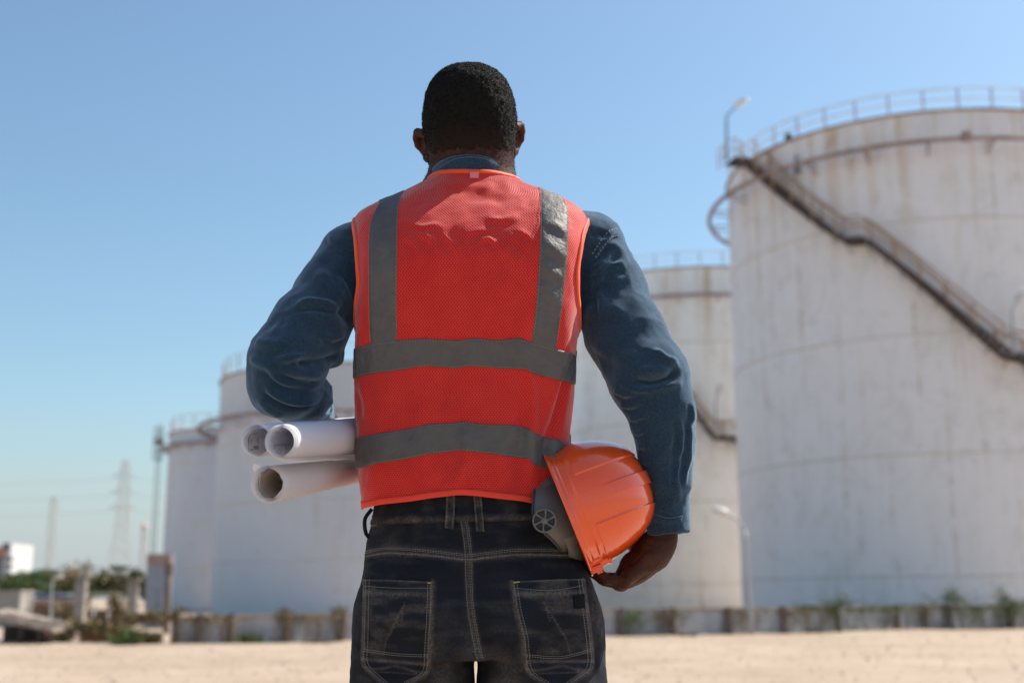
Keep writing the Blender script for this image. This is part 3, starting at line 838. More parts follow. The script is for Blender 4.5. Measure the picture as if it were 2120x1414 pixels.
# hut
g = ground_pt(30, 1331); k = g[1] / FPX
e = empty("hut", tuple(g), "open hut with a sloping grey thatched roof at the left edge", "hut")
THATCH = mat_noisy("thatch", (.20, .165, .13), (.36, .30, .25), 5, .95, .03)
V = [(-60 * k, -.5, 58 * k), (92 * k, -.5, 28 * k), (92 * k, 1.2, 32 * k), (-60 * k, 1.2, 68 * k)]; V += [(a, b, c - .07) for a, b, c in V]
link("roof", mesh("roof", V, [(0, 1, 2, 3), (7, 6, 5, 4), (0, 4, 5, 1), (1, 5, 6, 2), (2, 6, 7, 3), (3, 7, 4, 0)], THATCH), e)
mb = MB(); gg = np.random.default_rng(5)
for i in range(160):
    x = gg.uniform(-58, 90); z = np.interp(x, [-60, 92], [58, 28]); mb.box((x * k, gg.uniform(-.55, 1.0), z * k + .02 + gg.uniform(0, .04)), (.22, .03, .02), Matrix.Rotation(.2, 3, 'Y') @ Matrix.Rotation(gg.normal() * .3, 3, 'Z'))
o = mb.build("thatch_strand", THATCH, e); o["kind"] = "stuff"
DARKW = mat_noisy("dark_boards", (.05, .045, .04), (.09, .075, .06), 3)
MB().box((-15 * k, 1.0, 16 * k), (80 * k, .06, 34 * k)).build("back_wall", DARKW, e)
for x in (-50, -8, 24, 60, 84): MB().box((x * k, -.35, 13 * k), (.07, .07, np.interp(x, [-60, 92], [58, 28]) * k - .04)).build("hut_post", DARKW, e)
for o in e.children:
    if o.name.startswith("hut_post"): pass
g = ground_pt(8, 1300); k = g[1] / FPX
o = MB().box((0, .6, 36 * k), (56 * k, 1.2, 72 * k)).box((0, .6, 73 * k), (60 * k, 1.3, .08)).build("concrete_block", CONC); o.location = tuple(g); tag(o, "plain grey concrete block above the thatched hut", "block")
# bricks
BRK = mat_noisy("brick_clay", (.32, .15, .10), (.42, .24, .17), 6)
brick_me = mesh("brick", *(lambda b: (np.vstack(b.V), b.F))(MB().box((0, 0, 0), (.21, .1, .065))), BRK)
for (px, py, nx, nz, lb) in ((215, 1329, 5, 4, "loose stack of red bricks on the sand below the pipe stand"), (108, 1326, 4, 4, "small stack of red bricks beside the thatched hut")):
    g = ground_pt(px, py); e = empty("brick_stack", tuple(g), lb, "bricks", "red brick stacks")
    for j in range(nz):
        for i in range(nx):
            for q in range(2):
                o = link("brick", brick_me, e); o.location = ((i - nx / 2 + .5) * .225 + (j % 2) * .05 + rng.normal() * .01, q * .12, .035 + j * .07); o.rotation_euler = (0, 0, rng.normal() * .08)
lamp(ground_pt(104, 1302), at(108, 1200, ground_pt(104, 1302)[1]), at(116, 1197, ground_pt(104, 1302)[1]), "thin grey lamp post between the far hut and the first column", .03, .25)
def dead_branch(px, py, pts, label, seed):
    g = ground_pt(px, py); k = g[1] / FPX; e = empty("dead_vine", tuple(g), label, "dead vine", "dead vines at the far left")
    mb = MB(); gg = np.random.default_rng(seed)
    for q in range(9):
        P = [((x - px) * k + gg.normal() * .07, gg.normal() * .08, (py - y) * k + gg.normal() * .05) for x, y in pts]; mb.tube(spline(P, 12), .018, 5)
    mb.build("stem", BARK, e)["kind"] = "stuff"
    P = spline([((x - px) * k, 0, (py - y) * k) for x, y in pts], 600) + gg.normal(size=(600, 3)) * .09
    leaves("foliage", P, LEAFB, e, .06, seed)
dead_branch(140, 1325, [(118, 1262), (132, 1272), (150, 1296), (170, 1300), (240, 1296)], "brown dead vine sagging from the pipe rack", 1)
dead_branch(245, 1325, [(228, 1240), (240, 1262), (252, 1282), (300, 1282), (352, 1280)], "brown dead vine running to the white cabinet", 2)
dead_branch(200, 1330, [(135, 1306), (170, 1300), (210, 1304), (248, 1300), (246, 1330)], "tangle of dry vines over the bricks", 3)

# ---------------------------------------------------------------- trees
def tree(px, ytop, wpx, Y, label, seed):
    x = ray(px, 1240)[0] * Y; h = CAMZ + (1248 - ytop) / FPX * Y; w = wpx * 1.25 / FPX * Y; gg = np.random.default_rng(seed)
    e = empty("bushy_tree", (x, Y, 0), label, "tree", "green trees along the horizon")
    mb = MB(); mb.tube(spline([(0, 0, 0), (.1, 0, h * .3), (0, .1, h * .62)], 8), np.linspace(.16, .07, 8), 7)
    for q in range(6):
        a = gg.uniform(0, 6.28); mb.tube(spline([(0, 0, h * .3), (w * .15 * math.cos(a), w * .15 * math.sin(a), h * .5), (w * .3 * math.cos(a), w * .3 * math.sin(a), h * .75)], 6), np.linspace(.07, .02, 6), 5)
    mb.build("trunk", BARK, e)
    P = []
    for q in range(22):
        c = gg.normal(size=3) * np.array([w * .22, w * .2, h * .16]) + np.array([0, 0, h * .66]); rr = gg.uniform(.12, .24) * w
        v = gg.normal(size=(190, 3)); v /= np.linalg.norm(v, axis=1)[:, None]; P.append(c + v * rr * gg.uniform(.4, 1.05, (190, 1)) * np.array([1, 1, .62]))
    P = np.vstack(P); P[:, 2] = np.clip(P[:, 2], .3, h * 1.03)
    leaves("crown", P, TREEG, e, .19, seed)
for i, (px, yt, w, Y, lb) in enumerate([(-40, 1195, 100, 140, "dark green tree cut by the left picture edge"), (30, 1197, 95, 135, "bushy green tree below the white building"), (85, 1193, 90, 150, "bushy green tree behind the lattice mast"),
        (132, 1194, 80, 140, "yellowish green tree left of the first concrete column"), (185, 1202, 70, 160, "low tree showing between the concrete columns"), (232, 1186, 70, 150, "rounder taller tree under the big pylon"), (278, 1190, 70, 145, "dark tree partly behind the white cabinet")]):
    tree(px, yt, w, Y, lb, i + 20)

# ---------------------------------------------------------------- pylons, masts, wires, far building
def lattice(px, ytop, Y, prof, label, cat, arms=(), name="pylon", thick=0.10, top=None):
    """prof: list of (photo y, full width px)"""
    k = Y / FPX; x = ray(px, 1240)[0] * Y; e = empty(name, (x, Y, 0), label, cat)
    Z = [max(0, CAMZ + (1240 - y) * k) for y, w in prof]; W = [w * k / 2 for y, w in prof]
    zz = np.array(Z); ww = np.array(W); o = np.argsort(zz); zz, ww = zz[o], ww[o]; zt = zz[-1]
    if zz[0] > 0: zz = np.r_[0, zz]; ww = np.r_[ww[0] * 1.15, ww]
    for sx in (-1, 1):
        for sy in (-1, 1): MB().tube([(sx * w, sy * w, z) for z, w in zip(zz, ww)], thick, 5).build("lattice_leg", PYL, e)
    z = 0; mb = MB(); flip = 1
    while z < zt - .1:
        w = np.interp(z, zz, ww); z2 = min(zt, z + max(2.2, 1.9 * w)); w2 = np.interp(z2, zz, ww)
        for s1, s2 in (((-1, -1), (1, -1)), ((1, -1), (1, 1)), ((1, 1), (-1, 1)), ((-1, 1), (-1, -1))):
            mb.tube([(s1[0] * w, s1[1] * w, z), (s2[0] * w2, s2[1] * w2, z2)], thick * .55, 4); mb.tube([(s2[0] * w, s2[1] * w, z), (s1[0] * w2, s1[1] * w2, z2)], thick * .55, 4)
            mb.tube([(s1[0] * w2, s1[1] * w2, z2), (s2[0] * w2, s2[1] * w2, z2)], thick * .55, 4)
        z = z2
    mb.build("cross_bracing", PYL, e)
    ends = []
    for (y, half) in arms:
        za = CAMZ + (1240 - y) * k; w = np.interp(za, zz, ww); mb = MB(); hl = half * k
        for s in (-1, 1):
            tip = (s * hl, 0, za); ends.append((x + s * hl, Y, za - .8, s))
            for sy in (-1, 1): mb.tube([(s * w, sy * w, za), tip], thick * .6, 4); mb.tube([(s * w, sy * w, za + 1.6), tip], thick * .6, 4)
            mb.tube([(0, 0, za), tip], thick * .6, 4)
            mb.tube([tip, (s * hl, 0, za - .8)], thick * .5, 4)
        mb.build("cross_arm", PYL, e)
    if top: MB().lathe([(0, zt), (top * k, zt + .2 * k), (top * k, zt + 2 * top * k), (0, zt + 2.2 * top * k)], n=12).build("beacon", M("beacon_pink", (.75, .45, .42), .5), e, True)
    return ends
ends = lattice(243, 958, 380, [(958, 10), (1000, 17), (1100, 22), (1150, 30), (1240, 58)], "tall lattice power pylon carrying cables behind the trees", "pylon", [(992, 26), (1026, 30), (1058, 30)])
lattice(97, 1035, 300, [(1035, 9), (1060, 12), (1240, 13)], "slim lattice mast left of the big pylon", "mast", name="lattice_mast", thick=.07)
lattice(290, 1098, 320, [(1098, 7), (1240, 10)], "short mast with a pinkish beacon right of the big pylon", "mast", name="beacon_mast", thick=.07, top=5)
for i, (x, y, z, s) in enumerate(ends):
    X2 = x + s * 150 + (0 if s > 0 else -20); n = 30; t_ = np.linspace(0, 1, n)
    P = np.stack([x + (X2 - x) * t_, y + 15 * t_ * s, z - 6 * 4 * t_ * (1 - t_) * .35 + 2 * t_ * (0 if s > 0 else -1)], 1)
    o = MB().tube(P, .07, 4).build("power_cable", PYL)
    tag(o, "%s power cable running %s the tall pylon" % (["topmost", "middle", "lowest"][i // 2], "towards the white building from" if s < 0 else "behind the tanks from"), "cable", "power cables")
# far white building
Y = 260; k = Y / FPX
bx = ray(-2, 1240)[0] * Y
e = empty("office_building", (bx, Y, 0), "distant white building with an orange panel and dark blue left side", "building")
BW = M("far_white", (.55, .54, .53), .8); BD = M("far_navy", (.08, .11, .16), .5); BO = M("far_orange", (.45, .20, .13), .7)
hz = CAMZ + (1240 - 1126) * k
MB().box((8 * k, 6, hz / 2 - .2), (17 * k, 12, hz)).build("main_block", BW, e)
MB().box((-24 * k, 5.8, (hz - 2.4) / 2), (34 * k, 12, hz - 2.4)).build("dark_wing", BD, e)
MB().box((-6 * k, -.3, hz - 1.9), (22 * k, .5, 1.9)).build("orange_panel", BO, e)
MB().box((6 * k, .0 - .25, hz - .9), (12 * k, .4, 1.5)).build("plant_screen", BD, e)
wm = mesh("window", *(lambda b: (np.vstack(b.V), b.F))(MB().box((0, 0, 0), (.8, .1, .9))), M("far_glass", (.18, .2, .23), .2))
for i in range(3):
    for j in range(6):
        o = link("window", wm, e); o.location = (8 * k + (i - 1) * 1.0, -.04, 1.2 + j * 1.55)
# ================================================================ the man
def P3(px, py, Y, rpx):
    p = at(px, py, Y); return (p, rad(rpx, p))
def ch(lst): return [P3(*q) for q in lst]
def rect(segs):
    out = []
    for a, b, s in segs: out += list(np.arange(a, b - 1e-9, s))
    return np.array(out + [segs[-1][1]])
def proj(V):
    V = np.asarray(V, float); x, y, z = V[..., 0], V[..., 1], V[..., 2] - CAMZ
    d = y * cP + z * sP; u = -y * sP + z * cP
    return CX + FPX * x / d, CY - FPX * u / d

def sup(Fd, c, r, n, k=0.01, sub=False):
    c = np.array(c); r = np.array(r); m = r.max(); w = Fd.win(c - m, c + m); X, Y, Z = Fd.pts(w)
    q = (np.abs((X - c[0]) / r[0]) ** n + np.abs((Y - c[1]) / r[1]) ** n + np.abs((Z - c[2]) / r[2]) ** n) ** (1 / n)
    Fd.blend(w, ((q - 1) * r.min() * 0.95).astype(np.float32), k, sub)

# ---- materials of the figure
SKIN = M("dark_brown_skin", (0.07, 0.03, 0.02), 0.6, spec=0.2); t = NT(SKIN)
o_ = t.co("Object"); n1 = t.noise(o_, 60, 4, 0.6); n2 = t.noise(o_, 420, 3, 0.6); n3 = t.noise(t.co("Object", (1, 1, 2.2)), 150, 3, .6, .8)
t.color(t.mix(t.ramp(n1, [(0.3, 0.0), (0.7, 1.0)]), (0.036, 0.0125, 0.0070), (0.078, 0.028, 0.016)))
t.bump(n2, 0.0006, 0.6); t.bump(n3, 0.0012, 0.6); SKIN.node_tree.nodes["Principled BSDF"].inputs["Subsurface Weight"].default_value = 0.08
SKIN.node_tree.nodes["Principled BSDF"].inputs["Subsurface Radius"].default_value = (0.01, 0.004, 0.002)
HAIR = M("black_hair", (0.008, 0.007, 0.006), 0.7, spec=0.12)
HAIRU = M("hair_base", (0.010, 0.008, 0.007), 0.8, spec=0.2); t = NT(HAIRU)
hn = t.noise(t.co("Object"), 520, 4, 0.8); t.bump(hn, 0.003, 1.0); hz0 = t.sep(t.n("ShaderNodeTexCoord").outputs["Object"])[2]; hm_ = t.n("ShaderNodeMapRange"); t.set(hm_.inputs[0], t.math('ADD', hz0, t.math('MULTIPLY', t.noise(t.co("Object"), 90, 3, .7), .02)))
hm_.inputs[1].default_value = zat(318, 1.92) + .01; hm_.inputs[2].default_value = zat(250, 1.92) + .01
t.color(t.mix(hm_.outputs[0], (0.034, 0.016, 0.010), t.ramp(hn, [(0.35, (0.005, .004, .004)), (0.7, (0.022, .018, .015))])))
CHAM = M("blue_chambray", (0.045, 0.085, 0.135), 0.9, spec=0.08); t = NT(CHAM)
o_ = t.co("Object"); fz = t.noise(o_, 700, 3, 0.8); md = t.noise(o_, 22, 4, 0.6)
w1 = t.noise(t.co("Object", (500, 500, 2600)), 1, 2, 0.5); w2 = t.noise(t.co("Object", (2400, 2400, 300)), 1, 2, 0.5)
c_ = t.mix(t.ramp(md, [(0.3, 0.0), (0.7, 1.0)]), (0.008, 0.022, 0.043), (0.013, 0.033, 0.059))
c_ = t.mix(t.ramp(fz, [(0.42, 0.0), (0.68, 0.75)]), c_, (0.066, 0.112, 0.160))
t.color(c_); t.bump(fz, 0.0008, 0.5); t.bump(w1, 0.0006, .6); t.bump(w2, .0006, .6)
CHAM.node_tree.nodes["Principled BSDF"].inputs["Sheen Weight"].default_value = 0.7
CHAM.node_tree.nodes["Principled BSDF"].inputs["Sheen Roughness"].default_value = 0.45; CHAM.node_tree.nodes["Principled BSDF"].inputs["Sheen Tint"].default_value = (.45, .66, .9, 1)

def mesh_mat():
    m = M("red_mesh_fabric", (0.78, 0.035, 0.028), 0.62, spec=0.3); t = NT(m)
    uv = t.n("ShaderNodeTexCoord").outputs["UV"]; x, y, _ = t.sep(uv)
    def cell(ox, oy):
        a = t.math('FRACT', t.math('ADD', t.math('MULTIPLY', x, 1 / 0.0045), ox)); a = t.math('ABSOLUTE', t.math('SUBTRACT', a, .5))
        b = t.math('FRACT', t.math('ADD', t.math('MULTIPLY', y, 1 / 0.0060), oy)); b = t.math('ABSOLUTE', t.math('SUBTRACT', b, .5))
        return t.math('ADD', t.math('MULTIPLY', a, 1.35), b)          # diamond distance
    d = t.math('MINIMUM', cell(0.0, 0.0), cell(0.5, 0.5))
    hole = t.ramp(d, [(0.17, 1.0), (0.25, 0.0)])
    t.bump(d, 0.0012, 0.6)
    n = t.noise(t.co("Object"), 30, 3, .6)
    t.color(t.mix(t.ramp(n, [(0.3, 0), (0.7, 1)]), (0.84, 0.028, 0.022), (0.93, 0.042, 0.030)))
    tr = t.n("ShaderNodeBsdfTransparent"); tr.inputs[0].default_value = (0.60, 0.05, 0.05, 1); mx = t.n("ShaderNodeMixShader")
    t.set(mx.inputs[0], t.math('MULTIPLY', hole, 0.9)); t.set(mx.inputs[1], t.b.outputs[0]); t.set(mx.inputs[2], tr.outputs[0])
    tl = t.n("ShaderNodeBsdfTranslucent"); tl.inputs[0].default_value = (0.8, 0.04, 0.03, 1); m2 = t.n("ShaderNodeMixShader"); m2.inputs[0].default_value = 0.22
    t.set(m2.inputs[1], t.b.outputs[0]); t.set(m2.inputs[2], tl.outputs[0]); t.set(mx.inputs[1], m2.outputs[0])
    t.set(t.t.nodes["Material Output"].inputs[0], mx.outputs[0])
    return m
VEST = mesh_mat()
BIND = M("orange_binding", (0.90, 0.095, 0.025), 0.6, spec=0.3); t = NT(BIND)
bn = t.noise(t.co("Object"), 900, 2, .6); t.bump(bn, .0006, .6); BIND.node_tree.nodes["Principled BSDF"].inputs["Sheen Weight"].default_value = .15
VEST.node_tree.nodes["Principled BSDF"].inputs["Sheen Weight"].default_value = .8; VEST.node_tree.nodes["Principled BSDF"].inputs["Sheen Roughness"].default_value = .4
REDB = M("red_hem_binding", (0.82, 0.055, 0.030), 0.6, spec=0.3)
TAPE = M("grey_reflective_tape", (0.12, 0.112, 0.105), 0.6, 0.1, spec=0.5); t = NT(TAPE)
tn = t.noise(t.co("Object"), 45, 4, .6, .6); t2_ = t.noise(t.co("Object"), 160, 3, .6)
t.color(t.mix(t.ramp(tn, [(.3, 0), (.7, 1)]), (0.088, 0.080, 0.078), (0.112, 0.103, 0.098))); t.bump(tn, .006, .6); t.bump(t2_, .0012, .7)
THREAD = M("pale_thread", (0.26, 0.235, 0.21), 0.8)
THREADY = M("yellow_thread", (0.45, 0.42, 0.08), 0.8)
DENIM = M("dark_denim", (0.02, 0.025, 0.035), 0.9, spec=0.2); t = NT(DENIM)
o_ = t.co("Object"); wv = t.noise(t.co("Object", (300, 300, 1900)), 1, 2, .7); wh = t.noise(t.co("Object", (1700, 1700, 220)), 1, 2, .7)
blot = t.noise(o_, 9, 4, .6); wr = t.math('MULTIPLY', t.attr("wear"), 1.2); grain = t.noise(o_, 260, 4, .75)
base = t.mix(t.ramp(blot, [(.35, 0.0), (.65, 1.0)]), (0.0085, 0.009, 0.012), (0.012, 0.016, 0.027))
thr = t.math('MAXIMUM', t.ramp(wv, [(.50, 0), (.72, 1)]), t.ramp(wh, [(.50, 0), (.72, 1)]))
base = t.mix(t.math('MULTIPLY', thr, .40), base, (0.045, 0.045, 0.048))
amt = t.math('MULTIPLY', wr, t.ramp(grain, [(.30, .10), (.68, 1.0)]))
base = t.mix(amt, base, (0.25, 0.21, 0.18))
t.color(base); t.bump(thr, .0007, .7); t.bump(grain, .001, .6)
LEATH = M("black_patch", (.004, .004, .005), .8, spec=.2)
def tri_uv(me, UV):
    lay = me.uv_layers.new(name="UVMap"); li = np.zeros(len(me.loops), np.int32); me.loops.foreach_get("vertex_index", li)
    lay.data.foreach_set("uv", np.asarray(UV, np.float32)[li].ravel())

# ---- skin: one continuous body
HC = at(972, 243, 2.005)                 # head centre
xs = rect([(-.46, -.17, .006), (-.17, .03, .0028), (.03, .115, .006), (.115, .285, .0019), (.285, .32, .006)])
ys = rect([(1.80, 1.87, .007), (1.87, 2.13, .0026), (2.13, 2.24, .0035), (2.24, 2.46, .007)])
zs = rect([(0.0, .93, .012), (.93, 1.085, .0019), (1.085, 1.58, .007), (1.58, 1.95, .0028)])
B = Field(xs, ys, zs)
cr = rad(1, HC)
sup(B, HC + np.array([0, 0.004, -.010]), (.0722, .0875, .0835), 2.3, .0)
B.ell(HC + np.array([0, .034, -.068]), (.054, .062, .070), .02)                     # face and jaw
B.ell(HC + np.array([0, .020, -.046]), (.0665, .066, .055), .02)
B.chain(ch([(975, 285, 2.005, 78), (977, 330, 2.003, 79), (978, 385, 2.008, 82), (976, 450, 2.01, 108)]), .02)
# face
fc = HC + np.array([0, .095, -.044])
B.cone(fc + np.array([0, -.012, .012]), fc + np.array([0, .016, -.018]), .007, .011, .012)
for s_ in (-1, 1):
    B.ell(fc + np.array([s_ * .011, .004, -.022]), (.009, .010, .007), .006)
    B.ell(fc + np.array([s_ * .031, .000, .012]), (.016, .012, .011), .0, sub=True)
    B.ell(fc + np.array([s_ * .031, -.012, .011]), (.012, .012, .011), .004)
    B.cone(fc + np.array([s_ * .014, -.004, .028]), fc + np.array([s_ * .046, -.014, .028]), .006, .006, .012)
B.cone(fc + np.array([-.017, -.006, -.047]), fc + np.array([.017, -.006, -.047]), .007, .007, .005)
B.cone(fc + np.array([-.015, -.007, -.057]), fc + np.array([.015, -.007, -.057]), .008, .008, .004)
B.ell(fc + np.array([0, -.020, -.083]), (.022, .018, .016), .015)
# ears
def ear(rim, inner, k=.006):
    B.chain(ch([(a_, b_, c_ - .063, d_) for a_, b_, c_, d_ in rim]), k)
    for a, b in inner: B.cone(a[0], b[0], a[1], b[1], k)
ear([(890, 287, 2.075, 7), (877, 276, 2.075, 8), (865, 275, 2.085, 8), (863, 287, 2.092, 7.5), (867, 301, 2.10, 7.5), (878, 314, 2.106, 6.5), (885, 327, 2.098, 8), (892, 331, 2.09, 8.5)],
    [(P3(884, 290, 2.027, 9), P3(890, 318, 2.022, 9)), (P3(876, 285, 2.037, 6), P3(884, 308, 2.035, 7))])
ear([(1056, 274, 2.075, 7), (1067, 263, 2.075, 8), (1077, 260, 2.085, 7.5), (1079, 272, 2.092, 7.5), (1077, 288, 2.10, 7.5), (1070, 302, 2.106, 6.5), (1065, 314, 2.098, 7.5), (1060, 319, 2.09, 8.5)],
    [(P3(1060, 282, 2.027, 9), P3(1056, 308, 2.022, 9)), (P3(1067, 276, 2.037, 6), P3(1063, 296, 2.035, 7))])
# trunk, arms and legs under the clothes
B.cone(at(972, 480, 2.02), at(975, 1150, 2.02), .115, .10, .02, flat=((0, 1, 0), 1.25))
B.cone(at(820, 500, 2.02), at(1130, 500, 2.02), .06, .06, .04)
LA = [(735, 545, 2.01, 52), (684, 607, 1.985, 52), (640, 680, 1.955, 54), (600, 755, 1.945, 50), (605, 795, 1.97, 46), (632, 822, 2.07, 36), (648, 838, 2.16, 28), (664, 854, 2.235, 24)]
RA = [(1200, 530, 2.02, 54), (1262, 610, 2.015, 56), (1300, 690, 1.99, 56), (1345, 785, 1.965, 52), (1372, 870, 1.965, 44), (1379, 960, 1.975, 36), (1378, 1050, 1.99, 28), (1372, 1108, 2.0, 27)]
B.chain(ch(LA), .02); B.chain(ch(RA), .02)
XL, XR_ = -.152, .048
for hx, kx, ax in ((XL, -.165, -.175), (XR_, .058, .066)):
    B.chain([(np.array([hx, 2.02, .93]), .085), (np.array([kx, 2.02, .50]), .060), (np.array([ax, 2.03, .10]), .042), (np.array([ax, 2.03, .05]), .045)], .02)
    B.cone((ax, 2.03, .045), (ax, 2.19, .035), .036, .03, .02)
# right hand: palm cups the helmet, fingers curl under and up inside its rim
B.chain([P3(1371, 1104, 2.0, 26), P3(1366, 1122, 2.0, 31), P3(1352, 1142, 2.003, 35), P3(1314, 1176, 2.006, 30), P3(1296, 1192, 2.008, 20)], .012)
mcp = [(1292, 1204, 1.972, 12.5), (1287, 1207, 1.995, 13.5), (1283, 1206, 2.018, 14), (1282, 1200, 2.041, 13.5)]
car = [(1350, 1150, 1.980, 20), (1350, 1152, 1.995, 20), (1350, 1152, 2.010, 20), (1350, 1150, 2.025, 19)]
pip = [(1259, 1200, 1.974, 10.5), (1251, 1201, 1.997, 11.5), (1247, 1199, 2.019, 11.5), (1248, 1194, 2.041, 11.5)]
dip = [(1242, 1188, 1.977, 9.5), (1232, 1187, 1.999, 10), (1228, 1185, 2.020, 10.5), (1231, 1181, 2.040, 10)]
tips = [(1238, 1170, 1.980, 8.5), (1226, 1168, 2.001, 9), (1221, 1166, 2.021, 9.5), (1225, 1163, 2.040, 9)]
for i in range(4):
    B.chain(ch([car[i], mcp[i]]), .016)
for i in range(4):
    B.chain(ch([mcp[i], pip[i]]), .003); B.chain(ch([pip[i], dip[i], tips[i]]), .0015)
    kk = P3(mcp[i][0] - 1, mcp[i][1] + 3, mcp[i][2], 12); B.ell(kk[0], (kk[1],) * 3, .006)
B.chain(ch([(1345, 1140, 2.022, 19), (1322, 1134, 2.052, 16), (1298, 1120, 2.084, 12.5), (1278, 1100, 2.094, 10.5), (1266, 1084, 2.092, 9)]), .008)   # thumb on the far side
B.chain(ch([(1340, 1152, 2.02, 22), (1308, 1172, 2.04, 20)]), .012)                                                                     # thenar pad
# left hand: over the rolls, hidden in front of the hip
LW = at(664, 854, 2.235)
PW = np.array([-.304, 2.285, 1.240])                  # palm against the outer side of the rolls
B.cone(LW, PW, .022, .016, .012, flat=((1, 0, 0), 1.3))
for i in range(4):
    y = 2.262 + .0175 * i; L_ = (0, .004, .002, -.006)[i]
    a, b, c, d = np.array([-.300, y, 1.234]), np.array([-.301, y + .002, 1.212]), np.array([-.291, y + .003, 1.184 - L_]), np.array([-.270, y + .003, 1.164 - L_])
    B.chain([(PW + np.array([0, .012 * (i - 1.5), -.002]), .014), (a, .0112)], .010); B.chain([(a, .0102), (b, .0092)], .003); B.chain([(b, .0092), (c, .0084), (d, .0075)], .0015)
B.chain([(PW + np.array([0, -.016, .0]), .013), (np.array([-.301, 2.244, 1.228]), .011), (np.array([-.297, 2.232, 1.205]), .0092)], .006)
V, Q = B.net(); V = smooth_mesh(V, Q, 3)
Nn = normals(V, Q)
hm = (V[:, 0] > .12) & (V[:, 2] < 1.09) & (V[:, 2] > .93) & (V[:, 1] > 1.9)
V[hm] += Nn[hm] * (0.0006 * fbm(V[hm] * np.array([1, 1, 1.6]), 95, 5, 2))[:, None]
# tendons and creases of the hand
bb_ = bvh_of(V, Q)
V = add_folds(V, Q, [([(1378, 1150), (1340, 1192), (1300, 1214)], .0035, .0012), ([(1345, 1128), (1318, 1160), (1292, 1182)], .003, -.0014),
                     ([(1300, 1190), (1270, 1196), (1240, 1190)], .0018, -.0016, .15), ([(1306, 1200), (1272, 1206), (1246, 1200)], .0018, -.0014, .15), ([(1332, 1132), (1345, 1140), (1352, 1128)], .002, -.0012),
                     ([(1336, 1118), (1350, 1128), (1372, 1126)], .0022, -.0010), ([(1286, 1170), (1296, 1186), (1292, 1200)], .002, -.0012)], bb_)
person = link("person", mesh("person", V, Q, SKIN, True))
tag(person, "man seen from behind in a red mesh safety vest, dark blue shirt and black jeans", "person")
headbvh = bvh_of(V, Q)

# ---- hair
HF = Field(np.arange(-.18, .05, .0028), np.arange(1.87, 2.14, .0028), np.arange(1.60, 1.92, .0028))
hc = at(972, 238, 2.004)
sup(HF, hc + np.array([0, 0, -.006]), (.0772, .0918, .0878), 2.35, 0)
HF.chain([(P3(974, 262, 2.000, 86)), (P3(976, 292, 2.001, 81.5)), (P3(977, 330, 2.002, 80.5))], .02)
HF.ell(hc + np.array([0, .105, -.058]), (.066, .062, .075), sub=True)       # forehead and temples stay bare
w = HF.win((-.2, 1.9, 1.5), (.1, 2.3, 2.0)); X, Y, Z = HF.pts(w)
cut = (zat(316, 1.92) - Z) - .003 * np.sin(X * 300) + np.maximum(0, (Y - 1.96)) * 1.1 + 0 * X
HF.F[w] = np.maximum(HF.F[w], cut.astype(np.float32))
HV, HQ = HF.net(); HV = smooth_mesh(HV, HQ, 2); HN = normals(HV, HQ)
HV = HV + HN * (0.0012 * fbm(HV, 130, 2, 3) + 0.0006 * vnoise(HV, 420, 8))[:, None]
hair = link("hair", mesh("hair", HV, HQ, HAIRU, True), person)
g_ = np.random.default_rng(3)
def tufts(name, P, N, L, W, lean, mat, parent, cols=None):
    n = len(P); d = N + g_.normal(size=(n, 3)) * lean; d /= np.linalg.norm(d, axis=1)[:, None]
    s = np.cross(d, g_.normal(size=(n, 3))); s /= np.linalg.norm(s, axis=1)[:, None]
    c2 = np.cross(d, s); L = L[:, None] if np.ndim(L) else L
    a = P - N * .0008; m1 = a + d * L * .55 + c2 * L * .25; m2 = a + d * L * .85 - c2 * L * .15
    V = np.stack([a - s * W, a + s * W, m1 + s * W, m1 - s * W, m2 + s * W * .7, m2 - s * W * .7], 1).reshape(-1, 3)
    b = (np.arange(n) * 6)[:, None]; F = np.vstack([b + np.array([[0, 1, 2, 3]]), b + np.array([[3, 2, 4, 5]])])
    return link(name, mesh(name, V, F, mat), parent)
cdf = g_.integers(0, len(HQ), 62000); w4 = g_.dirichlet((1, 1, 1, 1), len(cdf)); P = (HV[HQ[cdf]] * w4[:, :, None]).sum(1); N = HN[HQ[cdf, 0]]
low = zat(300, 1.92); keep = g_.random(len(P)) < np.clip((P[:, 2] - low) / .05, 0.10, 1); P, N = P[keep], N[keep]
curls = tufts("hair_curls", P, N, .0032 * g_.uniform(.5, 1.2, len(P)), .00028, 1.0, HAIR, hair); curls["kind"] = "stuff"
# nape fade on the skin
si = np.where((V[:, 2] > zat(345, 1.93)) & (V[:, 2] < zat(262, 1.92)) & (V[:, 1] < 2.03) & (V[:, 0] > -.2) & (Nn[:, 1] < .45))[0]
sel = g_.choice(si, 22000); dens = np.clip((V[sel, 2] - zat(345, 1.93)) / .04, 0, 1); sel = sel[g_.random(len(sel)) < dens]
okx = np.abs(V[sel, 0] - HC[0]) < .078; sel = sel[okx]
nf = tufts("nape_stubble", V[sel] + g_.normal(size=(len(sel), 3)) * .0012, Nn[sel], .0012, .00026, .8, HAIR, hair); nf["kind"] = "stuff"

